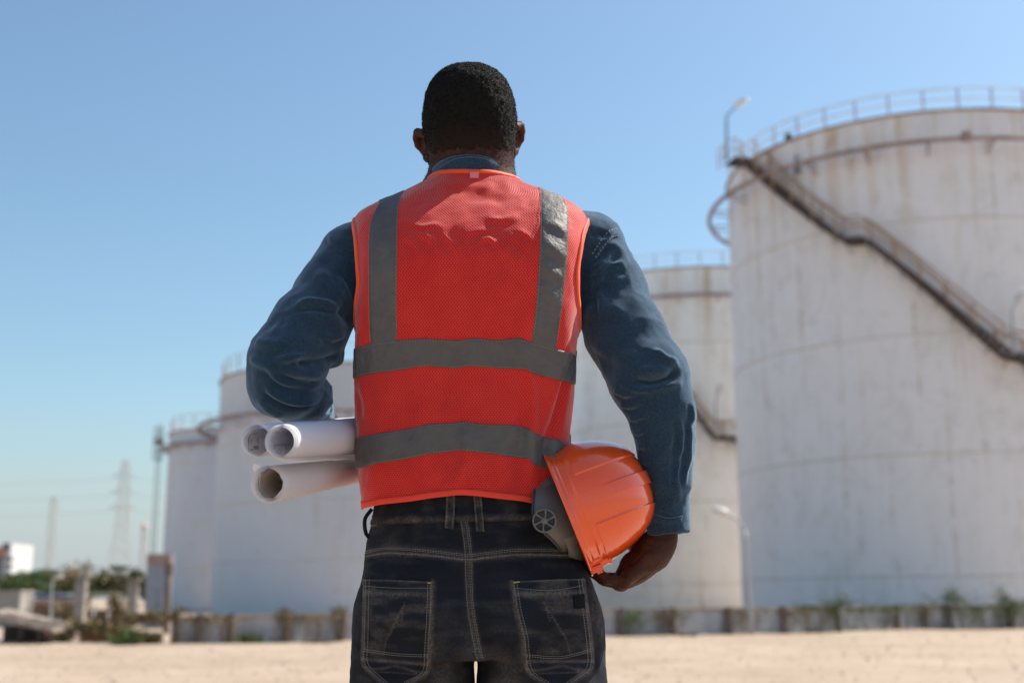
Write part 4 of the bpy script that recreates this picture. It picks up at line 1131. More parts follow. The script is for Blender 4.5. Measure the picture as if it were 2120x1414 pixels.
# ---- shirt
VR = [  # photo y, left x, right x, back depth, front depth, squareness, centre distance
    (1110, 752, 1190, .113, .118, 3.0, 2.005), (1040, 746, 1190, .112, .118, 3.0, 2.005), (1000, 741, 1188, .112, .118, 3.0, 2.003), (925, 733, 1182, .112, .118, 3.0, 2.002),
    (850, 731, 1186, .114, .118, 3.0, 2.0), (770, 731, 1191, .121, .12, 3.2, 2.0), (735, 732, 1192, .127, .12, 3.4, 2.0), (680, 735, 1199, .139, .125, 3.6, 2.0),
    (600, 735, 1208, .153, .13, 3.7, 2.003), (560, 731, 1212, .156, .13, 3.6, 2.005), (520, 729, 1217, .151, .13, 3.6, 2.008), (500, 729, 1218, .145, .128, 3.6, 2.010), (480, 730, 1219, .137, .125, 3.6, 2.012), (460, 733, 1220, .1255, .12, 3.6, 2.015),
    (448, 739, 1217, .1175, .11, 3.6, 2.014), (438, 753, 1209, .1115, .10, 3.3, 2.014), (428, 774, 1195, .105, .095, 3.0, 2.014), (418, 792, 1179, .0985, .09, 2.7, 2.014), (408, 812, 1160, .093, .085, 2.5, 2.014),
    (398, 834, 1136, .089, .08, 2.35, 2.014), (388, 857, 1110, .0855, .078, 2.25, 2.014), (380, 872, 1092, .0825, .076, 2.2, 2.013), (371, 884, 1075, .080, .075, 2.15, 2.012), (360, 892, 1063, .077, .074, 2.1, 2.010), (335, 898, 1056, .075, .073, 2.1, 2.010)]
VT = torso_pack(VR)
S = Field(np.arange(-.44, .33, .0032), np.arange(1.80, 2.30, .0032), np.arange(1.00, 1.66, .0032))
torso_field(S, VT, .012, .0, zlo=zat(1012, 2.0), zhi=zat(366, 2.0))
LS = [(800, 520, 2.03, 62), (735, 537, 2.012, 70), (686, 604, 1.985, 70), (641, 679, 1.955, 78), (596, 748, 1.93, 78), (588, 792, 1.945, 70), (614, 812, 2.0, 60), (636, 822, 2.07, 48), (648, 838, 2.16, 38), (660, 853, 2.225, 33)]
RS = [(1150, 530, 2.035, 62), (1218, 518, 2.02, 74), (1258, 602, 2.018, 76), (1294, 692, 1.995, 79), (1343, 783, 1.965, 80), (1369, 850, 1.963, 66), (1377, 920, 1.97, 56), (1379, 985, 1.98, 49), (1379, 1045, 1.99, 43), (1383, 1105, 1.996, 40), (1385, 1160, 2.0, 40)]
S.chain(ch(LS), .016); S.chain(ch(RS), .016)
S.ell(*P3(683, 742, 1.975, 16)[:1], (.022, .03, .014), .012)          # cloth bunched in the crook of the arm
# right cuff: cut straight and hollowed
cu, cr_ = P3(1384, 1106, 1.996, 40); dn = np.array([.10, 0, -1.0]); dn /= np.linalg.norm(dn)
w = S.win(cu - .07, cu + .07, 0.0); X, Y, Z = S.pts(w)
pl = ((X - cu[0]) * dn[0] + (Y - cu[1]) * dn[1] + (Z - cu[2]) * dn[2])
S.F[w] = np.maximum(S.F[w], pl.astype(np.float32))
S.cone(cu - dn * .035, cu + dn * .03, cr_ - .006, cr_ - .0035, sub=True)
SV, SQ = S.net(); SV = smooth_mesh(SV, SQ, 4)
sb = bvh_of(SV, SQ)
SV = add_folds(SV, SQ, [
    ([(604, 636), (650, 627), (703, 637)], .0065, .0085, .3, .9), ([(566, 748), (610, 740), (650, 738)], .0065, .0085, .3, .9), ([(696, 636), (722, 662), (738, 690)], .010, -.008),
    ([(700, 738), (660, 748), (612, 752)], .0075, -.0105, .2), ([(690, 770), (650, 776), (600, 770)], .008, .006, .3), ([(676, 782), (634, 798), (590, 783), (560, 772)], .0075, -.0085, .25),
    ([(545, 795), (580, 822), (620, 832), (668, 826)], .0065, .0075, .25, .9), ([(700, 560), (712, 600), (726, 640)], .006, .005, .3, .8), ([(660, 690), (690, 700), (716, 690)], .0055, .006, .3, .9), ([(548, 760), (590, 790), (640, 800), (672, 796)], .006, .006, .3, .9), ([(536, 820), (556, 848), (590, 862)], .007, .004), ([(665, 800), (680, 826), (690, 850)], .006, .004),
    ([(679, 474), (688, 502), (712, 520), (738, 528)], .0045, .0032, .2, .8), ([(664, 524), (690, 560), (730, 596)], .012, -.005), ([(650, 556), (690, 590), (735, 630)], .012, .004),
    ([(520, 700), (548, 712), (590, 716)], .008, .005, .2, .6), ([(514, 742), (540, 752), (575, 768)], .007, .004, .2, .6), ([(590, 660), (620, 690), (640, 720)], .015, .003), ([(548, 690), (570, 670), (600, 668)], .010, -.003),
    # right sleeve
    ([(1300, 787), (1345, 794), (1384, 783), (1406, 758)], .0070, -.0135, .25), ([(1350, 722), (1380, 745), (1408, 752)], .0065, .0085, .3), ([(1284, 800), (1333, 806), (1385, 797), (1420, 790)], .0065, .0070, .25), ([(1316, 764), (1352, 768), (1390, 762)], .006, .0055, .3), ([(1236, 600), (1250, 630), (1248, 660)], .006, .005, .3, .8),
    ([(1206, 655), (1245, 642), (1300, 645)], .013, .006, .3, .6), ([(1209, 690), (1240, 716), (1290, 740), (1330, 745)], .013, .0045, .3, .6), ([(1232, 566), (1262, 549), (1300, 548)], .008, .0065, .25, .9),
    ([(1212, 574), (1246, 545), (1272, 520)], .007, .006, .25, .9), ([(1214, 600), (1240, 580), (1256, 572)], .006, .004, .3, .8), ([(1230, 530), (1262, 488), (1282, 480)], .0045, .0042, .2, .9), ([(1218, 494), (1238, 482), (1262, 494)], .007, -.006),
    ([(1262, 500), (1282, 520), (1300, 556)], .010, .004), ([(1272, 805), (1290, 816), (1312, 815)], .005, .005, .2, .7), ([(1284, 836), (1302, 842), (1324, 836)], .0045, .005, .2, .8), ([(1294, 862), (1312, 868), (1336, 860)], .0045, .0045, .2, .8),
    ([(1302, 890), (1320, 897), (1340, 890)], .004, .004, .2, .8), ([(1312, 920), (1328, 926), (1345, 922)], .004, .0035, .2, .8), ([(1322, 948), (1336, 956), (1350, 950)], .004, .003, .2),
    ([(1400, 850), (1410, 900), (1405, 960), (1402, 1010), (1412, 1050)], .0055, .005, .25, .8), ([(1424, 860), (1428, 905), (1424, 950), (1412, 1020)], .0055, .0048, .25, .8), ([(1428, 830), (1432, 850), (1430, 880)], .005, .004, .3, .6),
    ([(1385, 960), (1390, 1010), (1398, 1060)], .006, .0028), ([(1350, 930), (1362, 980), (1360, 1040)], .008, .0025), ([(1346, 1066), (1380, 1078), (1412, 1074)], .005, .0016, .1, .6),
    ([(1415, 900), (1395, 930), (1380, 940)], .007, -.003), ([(1427, 935), (1408, 950), (1398, 975)], .006, -.003)], sb)
SN = normals(SV, SQ)
SV = SV + SN * (.0018 * (1 - 2 * np.abs(fbm(SV * np.array([1, 1, 1.3]), 18, 11, 2))) + .0009 * fbm(SV * np.array([1, 1, .8]), 60, 14, 2))[:, None]
shirt = link("shirt", mesh("shirt", SV, SQ, CHAM, True), person)
sb = bvh_of(SV, SQ)

def stitches(name, bvhs, lines, mat, parent, dash=.0022, gap=.0014, w=.0004, off=.0004, jitter=0):
    mb = MB()
    for ln in lines:
        P, N = polyline_on(bvhs, ln, max(6, int(np.linalg.norm(np.diff(np.array(ln, float), axis=0), axis=1).sum() / 5)))
        if len(P) < 2: continue
        L = np.r_[0, np.cumsum(np.linalg.norm(np.diff(P, axis=0), axis=1))]; s = 0
        while s + dash < L[-1]:
            a = np.array([np.interp(s, L, P[:, k]) for k in range(3)]); b = np.array([np.interp(s + dash, L, P[:, k]) for k in range(3)])
            n = np.array([np.interp(s, L, N[:, k]) for k in range(3)]); d = b - a; l = np.linalg.norm(d)
            if l < dash * 2 and l > 1e-6:
                d /= l; c = np.cross(n, d); c /= np.linalg.norm(c) + 1e-9; n = np.cross(d, c)
                mb.box((a + b) / 2 + n * off, (l, w * 2, w * 1.6), np.stack([d, c, n], 1))
            s += dash + gap
    if mb.n == 0: return None
    o = mb.build(name, mat, parent); o["kind"] = "stuff"; return o
BLUETH = M("blue_thread", (0.16, 0.22, 0.28), .8)
stitches("shoulder_stitching", sb, [[(1233, 534), (1263, 494), (1284, 488)], [(1226, 526), (1256, 484), (1276, 474)]], BLUETH, shirt, .0035, .003, .0009)
stitches("cuff_stitching", sb, [[(1346, 1060), (1380, 1072), (1414, 1068)]], BLUETH, shirt)

# ---- shirt collar: a folded band round the neck
def band(name, rows, mat, parent, n=96, cx=None):
    """rows: (py back, py side, half width px, Yc, depth) -> closed rings joined"""
    V = []
    for (pb, ps, hw, cxp, Yc, dp, fr) in rows:
        c = at(cxp, ps, Yc); a = rad(hw, c); zb = zat(pb, Yc - dp); zs_ = c[2]
        for k in range(n):
            f = 2 * math.pi * k / n; x = c[0] + a * math.cos(f); y = Yc + dp * math.sin(f)
            z = zs_ + (zb - zs_) * max(0, -math.sin(f)) ** .95 - fr * max(0, math.sin(f))
            V.append((x, y, z))
    V = np.array(V); Nn_ = len(rows)
    return V, grid_faces(n, Nn_, True)
CR = [(368, 402, 86, 973, 2.006, .072, .05), (350, 390, 86.5, 973, 2.007, .0755, .045), (334, 378, 86.5, 973, 2.008, .078, .04), (323, 371, 86.5, 974, 2.009, .079, .035), (319.5, 367, 84.5, 974, 2.010, .0775, .03),
      (321, 368, 82.5, 974, 2.010, .0755, .03), (332, 378, 82, 974, 2.009, .0755, .03), (358, 395, 84, 974, 2.007, .076, .03)]
Vc, Fc = band("collar", CR, CHAM, shirt)
Vc = Vc + (0.0012 * fbm(Vc, 40, 5, 2))[:, None] * np.array([0, 1, .5])
collar = link("collar", mesh("collar", Vc, Fc, CHAM, True), shirt)
ms = collar.modifiers.new("sub", 'SUBSURF'); ms.levels = ms.render_levels = 1
cb = bvh_of(Vc, Fc); stitches("collar_stitching", cb, [[(900, 362), (915, 345), (940, 331), (972, 326), (1005, 330), (1035, 345), (1050, 358)]], BLUETH, shirt, off=.0008)

# ---- vest
NU, NV = 400, 250
ph = math.pi / 2 + np.arange(NU) * 2 * math.pi / NU         # 0 = back centre, goes towards +x
def curve(pts):
    a = np.array(pts, float); return lambda x: np.interp(x, a[:, 0], a[:, 1])
hem_px = curve([(740, 1052), (750, 1052), (755, 1049), (792, 1041), (850, 1035), (894, 1028), (930, 1024), (952, 1021.5), (981, 1023), (1039, 1030), (1091, 1036), (1106, 1040), (1190, 1048)])
def vest_ring(phi, z):
    p = tp(VT, z); n = p["n"]; c, s_ = np.cos(phi), np.sin(phi)
    a = (p["xr"] - p["xl"]) / 2; cx = (p["xr"] + p["xl"]) / 2
    # polar superellipse on the stretched circle
    r = (np.abs(c) ** n + np.abs(s_) ** n) ** (-1 / n)
    return np.stack([cx + a * c * r, p["yc"] + np.where(s_ < 0, p["bb"], p["bf"]) * s_ * r, z], -1)
q = vest_ring(ph, np.full(NU, zat(1040, 1.9))); pxc, _ = proj(q)
zh = np.array([zat(hem_px(pxc[i]) if q[i, 1] < 2.0 else np.interp(pxc[i], [740, 1190], [1046, 990]), q[i, 1]) for i in range(NU)])
zh = np.convolve(np.r_[zh[-2:], zh, zh[:2]], np.ones(5) / 5, 'valid')
zb_, zs_ = zat(352, 2.011 - .078), zat(376, 2.011)
zt = np.where(np.sin(ph) < 0, zs_ + (zb_ - zs_) * np.abs(np.sin(ph)) ** 1.5, zs_ - .07 * np.abs(np.sin(ph)))
v = np.linspace(0, 1, NV)[:, None]
Z = zh[None, :] + (zt - zh)[None, :] * v
PH = np.broadcast_to(ph[None, :], Z.shape)
VV = vest_ring(PH.ravel(), Z.ravel())
FQ = grid_faces(NU, NV, True)
arc = np.cumsum(np.r_[0, np.linalg.norm(np.diff(vest_ring(ph, np.full(NU, 1.35)), axis=0), axis=1)])
_G = VV.reshape(NV, NU, 3); _L = np.vstack([np.zeros((1, NU)), np.cumsum(np.linalg.norm(np.diff(_G, axis=0), axis=2), 0)])
_L = sum(np.roll(_L, k, 1) for k in range(-6, 7)) / 13
UV = np.stack([np.broadcast_to(arc[None, :], Z.shape).ravel(), (Z[0][None, :] + _L).ravel()], 1)
vb = bvh_of(VV, FQ)
VV = add_folds(VV, FQ, [
    ([(1112, 560), (1100, 640), (1090, 720), (1088, 770), (1084, 860)], .016, .0050, .4, .5),
    ([(1202, 688), (1190, 735), (1173, 792), (1156, 850), (1138, 906), (1124, 960)], .011, -.012, .15), ([(1188, 690), (1174, 740), (1155, 800), (1134, 860), (1118, 915)], .010, .003, .3),
    ([(1094, 700), (1100, 790), (1102, 850), (1100, 920), (1101, 980), (1106, 1046)], .010, .0075, .5, .9),
    ([(955, 868), (962, 900), (966, 935), (955, 985), (950, 1020)], .010, .006, .25), ([(880, 770), (872, 850), (868, 930), (870, 1010)], .022, .0045, .25), ([(1030, 790), (1035, 870), (1032, 950), (1040, 1020)], .022, .004, .25),
    ([(800, 740), (790, 840), (786, 940), (792, 1030)], .022, .004, .25), ([(920, 700), (915, 780), (910, 860)], .022, -.004), ([(1060, 900), (1064, 960), (1066, 1030)], .015, -.004),
    ([(830, 480), (860, 505), (880, 530)], .0055, .0021, .4, .9), ([(870, 476), (895, 500), (905, 530)], .005, .0019, .4, .9), ([(925, 488), (945, 515), (950, 535)], .005, .0019, .4, .9), ([(990, 512), (1010, 494), (1034, 512)], .005, .0021, .4, .9), ([(1050, 480), (1080, 500), (1104, 530)], .0055, .0021, .4, .9), ([(832, 452), (870, 470), (905, 468), (930, 486)], .006, .0020, .4, .7), ([(846, 474), (880, 492), (900, 506)], .005, .0018, .4, .8), ([(950, 488), (1000, 476), (1030, 484)], .006, .0018, .4, .8), ([(1060, 470), (1095, 490), (1108, 512)], .006, .002, .4, .8),
    ([(1000, 446), (1036, 456), (1080, 446)], .007, .0020, .4, .8), ([(905, 470), (925, 500), (930, 520)], .005, .0016, .4, .8), ([(985, 500), (1010, 490), (1026, 508)], .005, .0018, .4, .8), ([(1030, 500), (1064, 530), (1105, 560)], .010, .0022, .4, .5),
    ([(905, 392), (960, 384), (1040, 392)], .012, .002, .3, .5), ([(940, 420), (1000, 412), (1060, 420)], .012, -.002, .3), ([(1120, 500), (1150, 520), (1176, 540)], .008, .004, .3, .8), ([(1118, 540), (1140, 566), (1170, 570)], .008, .004, .3, .8), ([(1115, 588), (1135, 604), (1150, 630)], .007, .003, .3, .8),
    ([(1125, 462), (1150, 470), (1178, 490)], .008, .003, .3, .8), ([(740, 600), (742, 700), (740, 800), (744, 900)], .014, .003), ([(745, 780), (760, 830), (762, 880)], .010, .005, .3, .6), ([(742, 690), (750, 700), (760, 716)], .010, .004)], vb)
VN = normals(VV, FQ)
below = np.clip((zat(720, 1.9) - VV[:, 2]) / .25, 0, 1)
VV = VV + VN * (.0022 * fbm(VV * np.array([1, 1, .45]), 14, 6, 3) + .0013 * fbm((VV @ np.array([[.8, 0, .6], [0, 1, 0], [-.6, 0, .8]])) * np.array([1, 1, .45]), 38, 3, 3) + .0022 * below * np.sin(np.arctan2(VV[:, 1] - 2.0, VV[:, 0] + .07) * 11) * .6)[:, None]
VN = normals(VV, FQ)
G = VV.reshape(NV, NU, 3); GN = VN.reshape(NV, NU, 3)
# arm holes
z_lo, z_hi = zat(690, 2.0), zat(447, 1.975); zm, hz_ = (z_lo + z_hi) / 2, (z_hi - z_lo) / 2
def hole_half(z): 
    q_ = np.clip((z - zm) / hz_, -1, 1); return 0.63 * np.sqrt(np.maximum(0, 1 - np.abs(q_) ** 3.0))
fr, fcn = np.divmod(np.arange(len(FQ)), NU); zc = Z[fr, fcn]; pc = np.abs(((ph[fcn] + math.pi) % (2 * math.pi)) - math.pi)   # angle from +x, 0..pi
dist_ = np.minimum(pc, math.pi - pc)
keep = ~((dist_ < hole_half(zc) * .97) & (np.abs(zc - zm) < hz_))
vest_me = mesh("vest", VV, FQ[keep], VEST, True); tri_uv(vest_me, UV)
vest = link("safety_vest", vest_me, person)
def gv(u, vv, off=0.0):
    """point on the vest grid at fractional column u and row vv, raised by off"""
    u = np.asarray(u, float) % NU; vv = np.clip(np.asarray(vv, float), 0, NV - 1.001)
    i0 = np.floor(u).astype(int) % NU; i1 = (i0 + 1) % NU; j0 = np.floor(vv).astype(int); fu = (u - np.floor(u))[..., None]; fv = (vv - j0)[..., None]
    def bl(A): return (A[j0, i0] * (1 - fu) + A[j0, i1] * fu) * (1 - fv) + (A[j0 + 1, i0] * (1 - fu) + A[j0 + 1, i1] * fu) * fv
    n = bl(GN); n /= np.linalg.norm(n, axis=-1)[..., None]
    return bl(G) + n * np.asarray(off)[..., None] if np.ndim(off) else bl(G) + n * off
gpx, gpy = proj(G)
def col_cross(i, cv):
    """row fraction in column i where the photo y meets the curve"""
    d = gpy[:, i] - cv(gpx[:, i]); s = np.where((d[:-1] > 0) & (d[1:] <= 0))[0]
    if len(s) == 0: return None
    j = s[0]; return j + d[j] / (d[j] - d[j + 1])
def tape_ring(name, top, bot, parent=vest, nn=14):
    T_, B_ = np.full(NU, np.nan), np.full(NU, np.nan)
    back = np.sin(ph) < -.02
    for i in np.where(back)[0]:
        a, b = col_cross(i, top), col_cross(i, bot)
        if a is not None and b is not None: T_[i], B_[i] = a, b
    ok = ~np.isnan(T_); idx = np.arange(NU)
    T_ = np.interp(idx, idx[ok], T_[ok], period=NU); B_ = np.interp(idx, idx[ok], B_[ok], period=NU)
    rows = []
    for k in range(nn + 1):
        f = k / nn; e = .0016 if 0 < k < nn else .0012
        rows.append(gv(idx, B_ + (T_ - B_) * f, e))
    rows = [gv(idx, B_, -.0004)] + rows + [gv(idx, T_, -.0004)]
    Vt = np.vstack(rows); o = link(name, mesh(name, Vt, grid_faces(NU, nn + 3, True), TAPE, True), parent)
    return T_, B_
UT = curve([(700, 724), (733, 722), (763, 713), (821, 705), (879, 701), (952, 705), (981, 700), (1027, 704.6), (1077, 699.7), (1094, 707.6), (1140, 720), (1184, 731), (1190, 738), (1220, 742)])
UB = curve([(700, 792), (731, 784), (766, 774), (821, 767), (879, 758), (946, 762.7), (966, 758), (1036, 762.7), (1088, 764), (1106, 774), (1140, 783), (1169, 790), (1189, 796), (1220, 800)])
DT = curve([(700, 915), (733, 909), (787, 897), (842, 888.8), (882, 878.7), (958, 873.7), (1010, 878.7), (1062, 880), (1099, 887.4), (1103, 896), (1135, 906.8), (1155, 909), (1170, 918), (1220, 925)])
DB = curve([(700, 982), (736, 973), (778, 960), (842, 950), (882, 941), (955, 932.3), (1030, 941), (1099, 951), (1103, 960), (1115, 965.7), (1140, 972), (1220, 985)])
a1 = tape_ring("reflective_tape", UT, UB); a2 = tape_ring("reflective_tape", DT, DB)
def tape_vert(name, left, right, row_lo, over=True, parent=vest, nn=14):
    """left/right: curves x(y) traced in the photo; runs over the shoulder and down the front"""
    rows = []; L, Rr_ = [], []
    bcols = np.where(np.sin(ph) < -.10)[0]; bcols = bcols[np.argsort(ph[bcols])]
    j = row_lo
    while j < NV - 1:
        jj = int(j); px_, py_ = gpx[jj, bcols], gpy[jj, bcols]
        def cross(cv):
            d = px_ - cv(py_); s = np.where((d[:-1] < 0) & (d[1:] >= 0))[0]
            return None if len(s) == 0 else bcols[s[0]] + d[s[0]] / (d[s[0]] - d[s[0] + 1])
        a, b = cross(left), cross(right)
        if a is None or b is None: break
        L.append((a, jj)); Rr_.append((b, jj)); j += 2
    return np.array(L), np.array(Rr_)
LL = curve([(380, 797), (405, 790), (419, 784.5), (442, 773.7), (461, 765.7), (501, 762.5), (582, 763), (662, 764), (720, 766.5)]); LR = curve([(380, 845), (395, 838), (404, 831.5), (428, 826), (474, 823.5), (555, 823), (635, 822), (710, 823.5), (720, 823.5)])
def swap(pts): return curve(pts)
RL = curve([(375, 1105), (389.7, 1111), (397.8, 1117), (447, 1117.7), (501, 1117), (568, 1113.7), (635, 1108), (708, 1099.5), (720, 1098)]); RR = curve([(380, 1140), (407, 1160), (423, 1174), (453, 1178), (501, 1176), (555, 1173), (622, 1166), (689, 1156.7), (725, 1151)])
for cl, cr2 in ((LL, LR), (RL, RR)):
    mid = 794 if cl is LL else 1130
    ci = [i for i in range(NU) if np.sin(ph[i]) < -.1]; ci = min(ci, key=lambda i: abs(gpx[120, i] - mid)); row0 = int(a1[0][ci]) - 7
    L_, R_ = tape_vert("t", cl, cr2, row0)
    # follow over the shoulder: world-space strip from the last good row to the front panel
    nn = 10; pts = []
    for (a, ja), (b, jb) in zip(L_, R_):
        uu = np.linspace(a, b, nn + 1); pts.append(gv(uu, np.full(nn + 1, float(ja)), np.r_[-.0004, np.full(nn - 1, .0015), -.0004]))
    top = pts[-1]; bvv = bvh_of(VV, FQ)
    x0, x1 = top[0][0], top[-1][0]; y0 = top[:, 1].mean()
    for y in np.linspace(y0, 2.115, 34)[1:]:
        row = []
        for x in np.linspace(x0, x1, nn + 1):
            h, n_, _, _ = bvv.ray_cast(Vector((x, y, 1.9)), Vector((0, 0, -1)))
            row.append((x, y, (h[2] if h else row[-1][2] if row else top[0][2]) + .0015))
        pts.append(np.array(row))
    Vt = np.vstack(pts)
    link("reflective_tape", mesh("reflective_tape", Vt, grid_faces(nn + 1, len(pts)), TAPE, True), vest)
# bindings: arm holes, neck, hem
def ribbon(name, U_, W_, width_rows, mat, parent, off=.0018, closed=True, uw=0.0):
    """band centred on the grid curve (U_, W_) ; width given as (du, dv) vectors"""
    pass
def bind_tube(name, C, Nrm, w, th, mat, parent, closed=True):
    """flat piping of width w and thickness th along C, lying on the cloth with normal Nrm"""
    n = len(C); T = (np.roll(C, -1, 0) - np.roll(C, 1, 0)); 
    if not closed: T = np.gradient(C, axis=0)
    T /= np.linalg.norm(T, axis=1)[:, None] + 1e-12; S_ = np.cross(T, Nrm); S_ /= np.linalg.norm(S_, axis=1)[:, None] + 1e-12; N2 = np.cross(S_, T)
    prof = [(-.5, 0), (-.42, .42), (-.2, .5), (.2, .5), (.42, .42), (.5, 0), (.42, -.42), (-.42, -.42)]
    V = np.vstack([C + S_ * a * w + N2 * b * th for a, b in prof]); m = len(prof); F = []
    for k in range(m):
        for i in range(n if closed else n - 1):
            j = (i + 1) % n; F.append((k * n + i, k * n + j, ((k + 1) % m) * n + j, ((k + 1) % m) * n + i))
    return link(name, mesh(name, V, np.array(F), mat, True), parent)
for side in (0.0, math.pi):
    tt = np.linspace(0, 2 * math.pi, 181)[:-1]; zz = zm + hz_ * np.sign(np.sin(tt)) * np.abs(np.sin(tt)) ** .75; sg = np.sign(np.cos(tt))
    half = hole_half(zz) * sg
    phi = side + half; u = ((phi - math.pi / 2) % (2 * math.pi)) / (2 * math.pi) * NU
    rowf = np.array([np.interp(z_, Z[:, int(k) % NU], np.arange(NV)) for z_, k in zip(zz, u)])
    C = gv(u, rowf, .001); 
    Nn2 = gv(u, rowf, 1.0) - gv(u, rowf, 0.0)
    for _ in range(4): C = (np.roll(C, 1, 0) + 2 * C + np.roll(C, -1, 0)) / 4
    bind_tube("armhole_binding", C, Nn2, .0105, .0045, BIND, vest)
idx = np.arange(NU)
bind_tube("neck_binding", gv(idx, np.full(NU, NV - 2.5), .0005), gv(idx, np.full(NU, NV - 2.5), 1.0) - gv(idx, np.full(NU, NV - 2.5), 0), .0078, .0032, BIND, vest)
C = gv(idx, np.full(NU, 1.2), .0005); bind_tube("hem_binding", C, gv(idx, np.full(NU, 1.2), 1.0) - gv(idx, np.full(NU, 1.2), 0), .0095, .0032, REDB, vest)
MB().box((0, 0, 0), (.014, .0012, .010)).build("loop_label", M("pink_label", (.75, .2, .22), .7), vest).location = tuple(hit(vb, 982, 364)[0] + np.array([0, -.003, 0]))
vb2 = bvh_of(VV, FQ[keep])
def shift(pts, dx=0, dy=0): return [(x + dx, y + dy) for x, y in pts]
cu_pts = lambda cv, xs_, dy: [(x, float(cv(x)) + dy) for x in xs_]
cv_pts = lambda cv, ys_, dx: [(float(cv(y)) + dx, y) for y in ys_]
xx = list(range(736, 1188, 14))
stitches("tape_stitching", vb2, [cu_pts(UT, xx, 2.5), cu_pts(UB, xx, -2.5), cu_pts(DT, [x for x in xx if x < 1100], 2.5), cu_pts(DB, [x for x in xx if x < 1100], -2.5),
         cv_pts(LL, range(425, 712, 14), 2), cv_pts(LR, range(405, 702, 14), -2), cv_pts(RL, range(396, 702, 14), 3), cv_pts(RR, range(415, 716, 14), -2.5)], THREAD, vest, .0026, .0018, .00035, .0022)

# ---- jeans
JR = [(960, 795, 1165, .106, .11, 2.5, 2.02), (1000, 788, 1172, .106, .11, 2.5, 2.02), (1040, 777, 1183, .107, .11, 2.5, 2.02), (1075, 767, 1195, .109, .11, 2.5, 2.02), (1110, 758, 1204, .112, .11, 2.5, 2.02), (1150, 751, 1213, .118, .11, 2.5, 2.02),
      (1200, 746, 1222, .125, .112, 2.5, 2.02), (1260, 738, 1236, .130, .112, 2.5, 2.02), (1300, 734, 1245, .129, .11, 2.5, 2.02), (1345, 733, 1250, .124, .108, 2.5, 2.02), (1400, 735, 1251, .118, .105, 2.5, 2.02)]
JT = torso_pack(JR)
J = Field(rect([(-.285, .20, .0034)]), rect([(1.84, 2.17, .0036)]), rect([(0.06, .74, .012), (.74, 1.14, .0034)]))
torso_field(J, JT, 0.0, .0, zlo=zat(1364, 2.0), zhi=zat(985, 1.94))
for (hx, kx, ax, rr) in ((-.154, -.168, -.175, .0955), (.0465, .060, .066, .1005)):
    J.chain([(np.array([hx, 2.0, .90]), rr * .98), (np.array([hx, 2.0, .80]), rr), (np.array([kx, 2.0, .50]), .078), (np.array([ax, 2.02, .10]), .062)], .005)
for bx, w_ in ((858, .082), (1112, .084)):
    b_ = at(bx, 1262, 1.963); J.ell(b_, (w_, .074, .085), .03)
JV, JQ = J.net(); JV = smooth_mesh(JV, JQ, 4); jb = bvh_of(JV, JQ)
yoke = [(752, 1152), (801, 1144), (884, 1148), (967, 1157), (1007, 1153), (1070, 1147), (1150, 1148), (1210, 1150)]
cseam = [(956, 1070), (963, 1110), (967, 1150), (968, 1200), (972, 1260), (982, 1320), (991, 1362)]
waist = [(770, 1087), (838, 1069), (921, 1067.5), (985, 1069), (1102, 1068), (1190, 1076)]
pkL = [[(754, 1200), (752.5, 1260), (751, 1330), (751, 1372), (774, 1398), (812, 1428)], [(897, 1204), (895, 1260), (891, 1330), (886, 1388), (858, 1406), (818, 1429)]]
pkR = [[(1059, 1204), (1068, 1262), (1082, 1320), (1090, 1384), (1122, 1410), (1150, 1429)], [(1208, 1199), (1217, 1262), (1225, 1330), (1226, 1379), (1200, 1402), (1158, 1429)]]
JV = add_folds(JV, JQ, [(yoke, .0035, .0022, .02), (shift(yoke, 0, 8), .004, -.0012, .02), (cseam, .0045, .0016, .02), ([(966, 1160), (970, 1260), (984, 1330), (989, 1378)], .02, -.010, .3), (waist, .004, .003, .02),
    ([(790, 1180), (850, 1178), (930, 1196), (955, 1230)], .012, .004, .3), ([(760, 1166), (830, 1168), (900, 1180)], .012, -.003, .3), ([(990, 1200), (1030, 1186), (1100, 1180)], .014, .003, .3),
    ([(905, 1300), (940, 1330), (978, 1352)], .012, .004), ([(900, 1330), (940, 1358), (975, 1374)], .012, -.004), ([(1080, 1300), (1040, 1330), (1000, 1356)], .012, .004), ([(1080, 1336), (1040, 1362), (1004, 1376)], .012, -.004),
    ([(740, 1300), (752, 1340), (745, 1380)], .01, .003), ([(1232, 1300), (1240, 1340), (1236, 1400)], .01, .004), ([(740, 1395), (800, 1408), (880, 1400)], .010, .005, .3, .7), ([(1100, 1400), (1160, 1412), (1230, 1400)], .010, .005, .3, .7), ([(738, 1330), (745, 1340), (752, 1352)], .006, .004), ([(900, 1222), (930, 1240), (958, 1280)], .014, .003), ([(1000, 1250), (1030, 1230), (1056, 1222)], .014, .003), ([(1226, 1240), (1234, 1262), (1238, 1290)], .006, .004), ([(770, 1112), (800, 1120), (850, 1116)], .008, .002), ([(1010, 1120), (1060, 1112), (1100, 1118)], .010, .0025)], jb)
JN = normals(JV, JQ)
JV = JV + JN * (.0018 * fbm(JV * np.array([1, 1, 1.4]), 18, 21, 3) + .0005 * fbm(JV, 110, 7, 2))[:, None]
jb = bvh_of(JV, JQ); JN = normals(JV, JQ)
